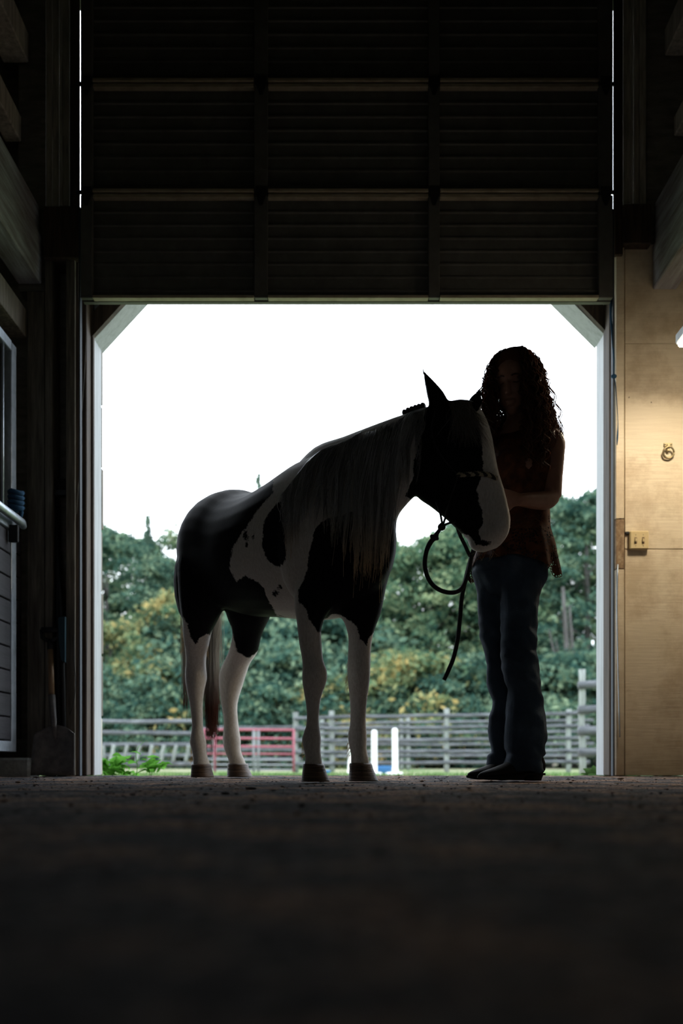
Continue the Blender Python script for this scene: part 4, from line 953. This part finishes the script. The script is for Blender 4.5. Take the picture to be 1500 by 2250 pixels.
# curly hair
def push_out(p, r):
    loc, nrm, i, d = bvh_w.find_nearest(Vector(p), .2)
    if loc is None: return Vector(p)
    v = Vector(p)-loc
    if v.dot(nrm) < r: return loc+nrm*r
    return Vector(p)
S = []; top = HC+Vector((0, .0, .135))+Vector((.0, .012, 0))
def hair():
    for c in range(330):
        ph = random.uniform(0, 2*math.pi)            # azimuth, 0 = face direction
        # leave the face open
        if math.cos(ph) > .86: continue
        az = Vector((HFd.x, HFd.y, 0)).normalized(); sd = Vector((-az.y, az.x, 0)); out = az*math.cos(ph)+sd*math.sin(ph)
        L = random.uniform(.34, .47) if math.cos(ph) < .3 else random.uniform(.38, .56)
        right = out.x > .2
        bul = .035 if right else .012
        cr = random.uniform(.006, .014); wl = random.uniform(.05, .08); p0 = random.uniform(0, 6.3); rr = random.uniform(.86, 1.0); gr = random.uniform(0, 1)
        start = random.uniform(0, .5); dlt = random.gauss(0, .012)
        base = []; n = 54
        for i in range(n):
            t = i/(n-1); s_ = start*.09+t*L
            ang = min(s_/.135, math.pi/2*1.02)
            rad = .100*math.sin(ang); z = .126*math.cos(ang)-.0
            if s_ > .21: z = -(s_-.21); rad = .100+bul*min(1, (s_-.21)/.15)*gr*1.6+.012*gr
            q = HC+Vector((.004, .012, -.0))+out*(rad*rr+.008+dlt*t)+UP*(z+.004)
            if s_ < .21: q = HC+Vector((.004, .012, 0))+out*(rad+.006+.008*gr)+UP*(.126*math.cos(ang)*1.0+.003)
            base.append(q)
        base = [push_out(p, .008+.012*gr) for p in base]
        for k in range(4):
            o1 = random.gauss(0, .005); o2 = random.gauss(0, .005); P = []
            for i, q in enumerate(base):
                t = i/(n-1); amp = cr*min(1, max(0, (t-.18)*3.5)); a = p0+t*L/wl*2*math.pi+k*.25
                P.append(q+out*(amp*math.cos(a)+o1)+Vector((-out.y, out.x, 0))*(amp*math.sin(a)+o2)+UP*.003*math.sin(a*2))
            S.append((np.array(P), np.linspace(.0024, .0012, n)))
hair()
tag(mesh_obj('hair', strands_mesh('hair', S), M['curls'], woman), 'long loose auburn curls')
bm = bmesh.new(); add_ellipsoid(bm, HC+HU*.034-HFd*.026, HS*.09, HFd*.1, HU*.102, 24, 14); bm_obj('hair_cap', bm, M['curls'], woman, True)

# ================================================================ OUTSIDE
def log_mesh(L, r, seed):
    bm = bmesh.new(); n = 8; pts = [(L*i/(n-1), .02*noise.noise(Vector((i*.4, seed, 0))), .02*noise.noise(Vector((i*.4, 0, seed)))) for i in range(n)]
    add_tube(bm, pts, [r*(1+.12*noise.noise(Vector((i*.9, seed, 5)))) for i in range(n)], 8)
    me = bpy.data.meshes.new('log'); bmesh.ops.recalc_face_normals(bm, faces=bm.faces[:]); bm.to_mesh(me); bm.free(); me.polygons.foreach_set('use_smooth', [True]*len(me.polygons)); return me
def rail_between(name, a, b, r, m, parent, seed=0):
    a, b = Vector(a), Vector(b); d = b-a; me = log_mesh(d.length, r, seed); me.materials.append(m)
    q = d.to_track_quat('X', 'Z'); me.transform(Matrix.Translation(a) @ q.to_matrix().to_4x4())
    return mesh_obj(name, me, m, parent, True)
def fence(name, label, posts, rails, Y, m_post, m_rail, pr, rr, group=None, cat='fence'):
    """posts: (px, top y, bottom y); rails: (px0, y0, px1, y1)"""
    o = empty(name, (X(posts[0][0], Y), Y, gz(Y))); tag(o, label, cat, group)
    for i, (px, t, b) in enumerate(posts):
        p0 = at(px, b, Y); p0.z = gz(Y)-.02
        rail_between('post', p0, at(px+random.uniform(-1, 1), t, Y), pr, m_post, o, i*3.1)
    for i, (x0, y0, x1, y1) in enumerate(rails):
        cuts = [x0]+[p[0] for p in posts if x0+20 < p[0] < x1-20]+[x1]
        for a, b in zip(cuts, cuts[1:]):
            ya = y0+(y1-y0)*(a-x0)/(x1-x0); yb = y0+(y1-y0)*(b-x0)/(x1-x0)
            rail_between('rail', at(a-4, ya+random.uniform(-1, 1), Y-.06), at(b+4, yb+random.uniform(-1, 1), Y-.06), rr*random.uniform(.88, 1.1), m_rail, o, i*1.7+a)
    return o
fence('log_fence', 'front grey log rail fence with five rails, right of the red gate', [(650, 1565, 1700), (729, 1562, 1697), (981, 1557, 1698), (1248, 1559, 1693)],
      [(650, 1578, 1290, 1567), (650, 1602, 1290, 1594), (650, 1628, 1290, 1622), (650, 1653, 1290, 1649), (650, 1678, 1290, 1674)], 23.5, M['post'], M['log'], .062, .047)
fence('log_fence', 'second log rail fence seen between the rails of the front one, behind the white posts', [(706, 1577, 1680), (882, 1580, 1685), (896, 1575, 1688), (1140, 1583, 1685)],
      [(690, 1591, 1300, 1583), (690, 1612, 1300, 1608), (690, 1637, 1300, 1634), (690, 1662, 1300, 1660)], 29, M['post'], M['log'], .06, .045)
fence('log_fence', 'tall near corner post of a log fence with heavy rails, beside the right door jamb', [(1278.5, 1471, 1695)],
      [(1274, 1506, 1420, 1497), (1274, 1560, 1420, 1551), (1274, 1606, 1420, 1603), (1274, 1653, 1420, 1653)], 15, M['post'], M['log'], .05, .062)
fence('log_fence', 'grey log rail fence left of the horse, with three long rails', [(120, 1578, 1690), (432, 1590, 1690)],
      [(120, 1585, 440, 1586), (120, 1610, 440, 1611), (120, 1635, 440, 1635), (120, 1660, 440, 1660), (120, 1680, 440, 1680)], 25, M['post'], M['log'], .06, .05)
fence('log_fence', 'far low log fence crossing behind the red gate', [(470, 1600, 1680), (560, 1600, 1680)],
      [(440, 1600, 660, 1598), (440, 1648, 660, 1648), (440, 1668, 660, 1668)], 33, M['post'], M['log'], .06, .05)
# slanted pale pickets
pk = empty('picket_panel', (X(320, 23), 23, gz(23))); tag(pk, 'low panel of slanting pale pickets in front of the left log fence', 'fence')
for i, px in enumerate((247, 276, 304, 331, 357, 384, 412)):
    a, b = at(px-4, 1674, 23), at(px+3, 1637, 23); rail_between('picket', a, b, .042, M['post'], pk, i)
rail_between('rail', at(228, 1637, 23.1), at(432, 1637, 23.1), .035, M['log'], pk, 2); rail_between('rail', at(228, 1678, 23.1), at(432, 1678, 23.1), .05, M['log'], pk, 5)
for px in (228, 432): rail_between('post', (X(px, 23.1), 23.1, gz(23)), at(px, 1637, 23.1), .04, M['post'], pk, px)
# red gate
gt = empty('metal_gate', (X(555, 22), 22, gz(22))); tag(gt, 'faded red metal pipe gate between the horse hind legs and the log fence', 'gate')
for i, py in enumerate((1604, 1623, 1641, 1657, 1670, 1681, 1692)):
    tube('bar', [at(448, py-1, 22), at(645, py, 22)], .028 if i < 3 else .02, M['red_pipe'] if i < 4 else M['grey_pipe'], gt, 8)
for px, m_ in ((472, M['red_pipe']), (557, M['grey_pipe']), (568, M['grey_pipe']), (448, M['red_pipe']), (645, M['red_pipe'])):
    tube('upright', [(X(px, 22), 22, gz(22)+.02), at(px, 1602, 22)], .026, m_, gt, 8)
# white posts and bits in the paddock
for i, (px, t, b, tilt, lab) in enumerate([(769, 1608, 1697, -5, 'white painted post leaning beside the left foreleg of the horse'), (822, 1604, 1693, 0, 'upright white post, middle one of the three in the paddock'), (868, 1600, 1695, 1, 'white painted post farthest from the horse legs, on a white foot')]):
    Yp = 17.0; o = empty('white_post', (X(px, Yp), Yp, gz(Yp))); tag(o, lab, 'post')
    bm = bmesh.new(); xa = X(px, Yp); xb = X(px-tilt, Yp); za, zb_ = gz(Yp)-.01, Z(t, Yp)
    add_loft(bm, [(Vector((xa, Yp, za)), Vector((.05, 0, 0)), Vector((0, .05, 0))), (Vector((xb, Yp, zb_-.03)), Vector((.048, 0, 0)), Vector((0, .048, 0))), (Vector((xb, Yp, zb_)), Vector((.03, 0, 0)), Vector((0, .03, 0)))], 8); bm_obj('shaft', bm, M['chalk'], o)
    if i: box('foot', xa-.16, xa+.13, Yp-.18, Yp+.14, gz(Yp)-.02, gz(Yp)+.045, M['chalk'], o, .02)
def lump(name, c, r, m, label, cat):
    bm = bmesh.new(); add_loft(bm, [(Vector(c), Vector((r*.75, 0, 0)), Vector((0, r*.75, 0))), (Vector(c)+UP*r*.7, Vector((r, 0, 0)), Vector((0, r, 0))), (Vector(c)+UP*r*.78, Vector((r*1.06, 0, 0)), Vector((0, r*1.06, 0))), (Vector(c)+UP*r*.78, Vector((r*.9, 0, 0)), Vector((0, r*.9, 0))), (Vector(c)+UP*r*.15, Vector((r*.7, 0, 0)), Vector((0, r*.7, 0)))], 20)
    tag(bm_obj(name, bm, m, None, True), label, cat)
lump('feed_tub', (X(838, 20), 20, gz(20)-.01), .23, M['blue'], 'blue tub on the grass behind the white posts', 'tub')
lump('bucket', (X(715, 21), 21, gz(21)-.01), .11, M['blue'], 'small blue bucket at the foot of the log fence', 'bucket')

# trees
def leaf_quads(C, size, droop=.3):
    n = len(C); a = np.random.normal(size=(n, 3)); a /= np.linalg.norm(a, axis=1)[:, None]; b = np.random.normal(size=(n, 3)); b = np.cross(a, b); b /= np.linalg.norm(b, axis=1)[:, None]
    s = size*np.random.uniform(.6, 1.3, (n, 1)); a = a*s; b = b*s*.62
    V = np.stack([C-a, C-b*.9, C+a, C+b*.9], 1).reshape(-1, 3); Fc = np.arange(4*n).reshape(-1, 4); return V, Fc
def crown_mesh(name, h, w, nclump, nleaf, size, shape, m, seed):
    np.random.seed(seed); C = []
    for k in range(nclump):
        t = np.random.random()**(.8 if shape != 'cone' else 1.0); sc_ = 1.0
        if shape == 'round': rr = w*math.sqrt(max(.03, 1-(2*t-.85)**2*.75)); z = h*(.1+.9*t)
        elif shape == 'bush': rr = w*math.sqrt(max(.02, 1-t*t)); z = h*t
        else: rr = w*(1-t)**1.1+.02; z = h*(.12+.9*t); sc_ = .25+.9*(1-t)
        a = np.random.uniform(0, 2*math.pi); q = rr*math.sqrt(np.random.uniform(.12, 1.1)); c = np.array([q*math.cos(a), q*math.sin(a), z])
        n = int(nleaf*np.random.uniform(.5, 1.4)*(1 if shape != 'cone' else .5)); big = np.random.uniform(.55, 1.3)
        sp = np.array([.62, .62, .2])*big if shape != 'cone' else np.array([.42, .42, .09])*sc_
        d = np.random.normal(size=(n, 3))*sp*(.35+.06*w); d[:, 2] -= .5*(d[:, 0]**2+d[:, 1]**2)
        C.append(c+d)
    C = np.concatenate(C); V, Fc = leaf_quads(C, size); me = bpy.data.meshes.new(name); me.from_pydata(V.tolist(), [], Fc.tolist()); me.update(); me.materials.append(m); return me
def trunk_mesh(name, h, r, seed, branches=7):
    random.seed(seed); bm = bmesh.new(); pts = [Vector((.12*noise.noise(Vector((i*.5, seed, 0)))*i*.5, .1*i*.2*noise.noise(Vector((0, i*.5, seed))), h*.92*i/7)) for i in range(8)]
    add_tube(bm, pts, [r*(1-.11*i) for i in range(8)], 8)
    for k in range(branches):
        i = random.randint(2, 6); a = random.uniform(0, 6.28); L = random.uniform(.15, .3)*h*(1-.07*i); p = pts[i]
        add_tube(bm, [p, p+Vector((math.cos(a)*L*.5, math.sin(a)*L*.5, L*.35)), p+Vector((math.cos(a)*L, math.sin(a)*L, L*.85))], [r*.45, r*.3, r*.1], 6)
    me = bpy.data.meshes.new(name); bm.to_mesh(me); bm.free(); me.materials.append(M['trunk']); me.polygons.foreach_set('use_smooth', [True]*len(me.polygons)); return me
K = {
 'broad': (crown_mesh('broad_crown', 10, 3.4, 190, 150, .10, 'round', M['leaf_green'], 1), trunk_mesh('broad_trunk', 9, .22, 1)),
 'cool': (crown_mesh('cool_crown', 10, 3.2, 170, 150, .10, 'round', M['leaf_blue'], 2), trunk_mesh('cool_trunk', 9, .2, 2)),
 'yellow': (crown_mesh('yellow_crown', 6, 2.3, 110, 130, .09, 'round', M['leaf_yellow'], 3), trunk_mesh('yellow_trunk', 5.4, .12, 3)),
 'conifer': (crown_mesh('conifer_crown', 12, 2.0, 300, 50, .08, 'cone', M['needle'], 4), trunk_mesh('conifer_trunk', 12, .18, 4, 0)),
 'bush': (crown_mesh('bush_crown', 3.2, 2.6, 90, 150, .09, 'bush', M['leaf_blue'], 5), trunk_mesh('bush_trunk', 2.2, .07, 5)),
 'ybush': (crown_mesh('ybush_crown', 2.8, 2.2, 75, 140, .09, 'bush', M['leaf_yellow'], 6), trunk_mesh('ybush_trunk', 2, .06, 6)),
}
def tree(kind, px, topy, Y, label, cat='tree', wsc=1.0):
    cr_, tr_ = K[kind]; base = {'broad': 10.3, 'cool': 10.3, 'yellow': 6.2, 'conifer': 12.6, 'bush': 3.4, 'ybush': 3.0}[kind]
    g = gz(Y)+max(0, Y-48)*.09; H = Z(topy, Y)-g; s = H/base; nm = {'broad': 'broadleaf_tree', 'cool': 'broadleaf_tree', 'yellow': 'young_tree', 'conifer': 'conifer', 'bush': 'shrub', 'ybush': 'shrub'}[kind]
    o = empty(nm, (X(px, Y), Y, g)); o.scale = (s*wsc, s*wsc, s); o.rotation_euler.z = random.uniform(0, 6.28); tag(o, label, cat)
    for n_, me in (('crown', cr_), ('trunk', tr_)):
        c = bpy.data.objects.new(n_, me); COL.objects.link(c); c.parent = o
        if n_ == 'crown': c['kind'] = 'stuff'
T = [
 ('cool', 235, 1150, 44, 'tall cool green tree against the left door jamb', 1), ('conifer', 325, 1118, 50, 'thin-topped conifer rising highest above the left trees', 1), ('broad', 300, 1175, 52, 'broad green tree behind the thin-topped conifer', .8),
 ('cool', 375, 1215, 46, 'green tree just left of the horse rump', .9), ('yellow', 392, 1290, 40, 'yellowing tree beside the horse hind leg', 1), ('yellow', 240, 1360, 40, 'yellow-green small tree low beside the left jamb', 1),
 ('conifer', 568, 1025, 60, 'faint conifer tip above the back of the horse', .8), ('broad', 470, 1130, 52, 'green tree hidden behind the horse rump', 1), ('broad', 560, 1150, 46, 'green tree whose crown shows under the horse belly', 1.1), ('cool', 660, 1120, 50, 'dark green tree behind the horse shoulder', 1.1),
 ('broad', 770, 1150, 46, 'green tree behind the horse chest', 1.1), ('cool', 850, 1215, 50, 'tree filling the gap right of the horse chest', 1), ('broad', 945, 1172, 44, 'round-topped green tree between horse neck and woman', 1), ('broad', 1020, 1150, 46, 'large green tree behind the lead rope', 1.1),
 ('cool', 1100, 1100, 48, 'dark green tree directly behind the woman', 1.1), ('broad', 1200, 1082, 44, 'tall green tree right of the woman elbow', 1.1), ('cool', 1290, 1075, 41, 'tall tree with visible grey trunk against the right door jamb', 1), ('broad', 1360, 1070, 46, 'tree mostly hidden by the right door jamb', 1),
 ('broad', 120, 1150, 46, 'tree mostly hidden by the left door jamb', 1)]
for k, px, ty, Y, lab, ws in T: tree(k, px, ty, Y, lab, 'tree', ws)
for k, px, ty, Y, lab in [('bush', 240, 1490, 37, 'dark green shrub behind the fence at the left jamb'), ('ybush', 350, 1440, 38, 'yellowish shrub left of the horse hind leg'), ('bush', 330, 1530, 36, 'low green shrub beneath the yellowish shrub'), ('bush', 450, 1420, 38, 'shrub behind the horse hind legs'), ('bush', 560, 1470, 37, 'dark shrub above the red gate'),
                          ('bush', 640, 1400, 39, 'leafy shrub under the horse belly'), ('ybush', 740, 1480, 37, 'pale shrub between the horse forelegs'), ('bush', 850, 1440, 38, 'large shrub right of the left foreleg'), ('ybush', 900, 1420, 37, 'yellow-green shrub above the white posts'), ('bush', 980, 1450, 37, 'dark shrub below the hanging rope end'),
                          ('bush', 1060, 1430, 38, 'dark shrub behind the woman knees'), ('bush', 1150, 1440, 38, 'shrub hidden behind the jeans'), ('bush', 1230, 1430, 37, 'dark shrub between the woman and the corner post'), ('bush', 1310, 1420, 36, 'dark shrub behind the tall corner post'), ('bush', 150, 1450, 37, 'shrub outside the left jamb'),
                          ('bush', 700, 1330, 42, 'tall shrub seen between the forelegs'), ('bush', 500, 1330, 42, 'tall shrub seen between the hind legs')]:
    tree(k, px, ty, Y, lab, 'shrub', 1.15)
# bare grey trunks at the wood edge
for px, ty, lw, lab in [(1248, 1290, .13, 'bare grey forked trunk right of the woman'), (1262, 1330, .09, 'slimmer grey trunk beside the forked one'), (297, 1500, .13, 'dark trunk above the left fence'), (1070, 1440, .1, 'leaning pale trunk left of the jeans')]:
    Y = 36.6; bm = bmesh.new(); b0 = Vector((X(px, Y), Y, gz(Y)-.05)); t0 = at(px-12, ty, Y); mid = b0.lerp(t0, .5)+Vector((.1, 0, 0))
    add_tube(bm, [b0, mid, t0], [lw*1.3, lw, lw*.4], 8, 3); add_tube(bm, [mid, mid+Vector((-.5, 0, .9)), mid+Vector((-.7, 0, 1.8))], [lw*.6, lw*.4, lw*.15], 6, 2)
    tag(bm_obj('tree_trunk', bm, M['trunk'], None, True), lab, 'trunk')

# grass in front of the paddock
def grass():
    random.seed(5); Vg = []; Fg = []
    for k in range(15000):
        y = random.uniform(5.95, 24)**1.0; hw = y*.30; x = random.uniform(-hw, hw)
        if noise.noise(Vector((x*.35, y*.35, 0))) > .22: continue
        h = random.uniform(.02, .075)*(1 if y > 8 else .6); a = random.uniform(0, 6.28); dx, dy = math.cos(a)*.006*(1+y*.05), math.sin(a)*.006*(1+y*.05); lx, ly = random.gauss(0, .02), random.gauss(0, .02); z = gz(y)-.02; b = len(Vg)
        Vg += [(x-dx, y-dy, z), (x+dx, y+dy, z), (x+lx, y+ly, z+h)]; Fg.append((b, b+1, b+2))
    me = bpy.data.meshes.new('grass'); me.from_pydata(Vg, [], Fg); me.update(); tag(mesh_obj('grass', me, M['grass']), 'short patchy green grass between the barn and the fences', 'grass', kind='stuff')
grass()
# weeds with single leaves
def leaf_mesh(name, L, W, lob):
    n = 7; Vl = []; 
    for i in range(n):
        t = i/(n-1); wv = W*math.sin(math.pi*min(1, t*1.02+.02))**.7*(1+lob*math.sin(t*16)); z = .35*L*t-.55*L*t*t
        Vl += [(-wv, t*L, z+.12*wv), (0, t*L, z), (wv, t*L, z+.12*wv)]
    Fl = []
    for i in range(n-1):
        a = i*3; Fl += [(a, a+1, a+4, a+3), (a+1, a+2, a+5, a+4)]
    me = bpy.data.meshes.new(name); me.from_pydata(Vl, [], Fl); me.update(); me.polygons.foreach_set('use_smooth', [True]*len(me.polygons)); return me
def weed(name, label, c, spec, m, seed):
    random.seed(seed); o = empty(name, c); tag(o, label, 'plant'); ms = [leaf_mesh('leaf', 1, .24, .12), leaf_mesh('leaf', 1, .3, .25), leaf_mesh('leaf', 1, .18, .05)]
    for me in ms: me.materials.append(m)
    for (dx, dy, dz, L, elev, az) in spec:
        l = bpy.data.objects.new('leaf', random.choice(ms)); COL.objects.link(l); l.parent = o; l.location = (dx, dy, dz); l.scale = (L, L, L); l.rotation_euler = (elev, random.uniform(-.5, .5), az)
    return o
sp = []
for s in range(11):           # stems
    sx = random.uniform(-.15, .17); hs = random.uniform(.05, .17)*(1-abs(sx)*2)
    for k in range(7): sp.append((sx+random.gauss(0, .02), random.gauss(0, .05), hs*random.uniform(.2, 1)+.01, random.uniform(.07, .12), random.uniform(-.2, .9), random.uniform(0, 6.28)))
for k in range(20): sp.append((random.uniform(-.2, .0), random.gauss(0, .05), random.uniform(.005, .03), random.uniform(.04, .08), random.uniform(-.2, .4), random.uniform(0, 6.28)))
wd = weed('weed', 'bright green leafy weed at the foot of the left door jamb', (X(290, 6.25), 6.25, -.02), sp, M['weed'], 3)
S = []
for k in range(5):
    x = random.uniform(-.12, .15); b0 = Vector((X(290, 6.25)+x, 6.25, gz(6.25))); S.append((np.array([b0, b0+Vector((.01, 0, .07)), b0+Vector((random.gauss(0, .02), 0, .13))]), [.003, .0025, .0015]))
S.append((np.array([at(300, 1680, 6.25), at(299, 1655, 6.25), at(305, 1640, 6.25), at(318, 1628, 6.25)]), [.0025, .002, .0015, .001]))
mesh_obj('stem', strands_mesh('stem', S, 4), M['weed'], wd)
sp = [(0, 0, .005, L, e, a) for L, e, a in ((.13, .75, .35), (.12, 1.0, -.2), (.12, .25, 1.45), (.14, .05, 1.6), (.11, .5, .9), (.1, .9, .6), (.1, .3, -1.2), (.09, .6, 2.5), (.1, .4, -2.2))]
weed('weed', 'low dark green weed at the foot of the right door jamb', (X(1308, 6.0), 6.0, gz(6.0)-.005), sp, M['weed_dark'], 4)
# crumbs of gravel and straw on the floor
def crumbs():
    random.seed(9); bm = bmesh.new()
    for k in range(1500):
        y = random.uniform(.5, 5.7); hw = min(1.9, y*.36); x = random.uniform(-hw, hw); r = abs(random.gauss(0, .0018))+.0008
        if random.random() < .02: r *= 3
        if y < 1.5: r *= .6
        m4 = Matrix.Translation((x, y, -.003+r*.3)) @ Matrix.Rotation(random.uniform(0, 6), 4, 'Z') @ Matrix.Diagonal((r*random.uniform(.8, 2.2), r, r*.5, 1))
        bmesh.ops.create_icosphere(bm, subdivisions=1, radius=1, matrix=m4)
    tag(bm_obj('gravel', bm, M['floor'], None, True), 'dark crumbs of grit scattered over the barn floor', 'gravel', kind='stuff')
    S = []
    for k in range(70):
        y = random.uniform(2.5, 5.6); x = random.uniform(-.33*y, .33*y); a = random.uniform(0, 3.14); L = random.uniform(.01, .04); S.append((np.array([(x, y, .0), (x+math.cos(a)*L, y+math.sin(a)*L, .003), (x+2*math.cos(a)*L, y+2*math.sin(a)*L, .001)]), [.001]*3))
    tag(mesh_obj('straw', strands_mesh('straw', S), M['handle_wood']), 'thin bits of straw on the barn floor near the doorway', 'straw', kind='stuff')
crumbs()
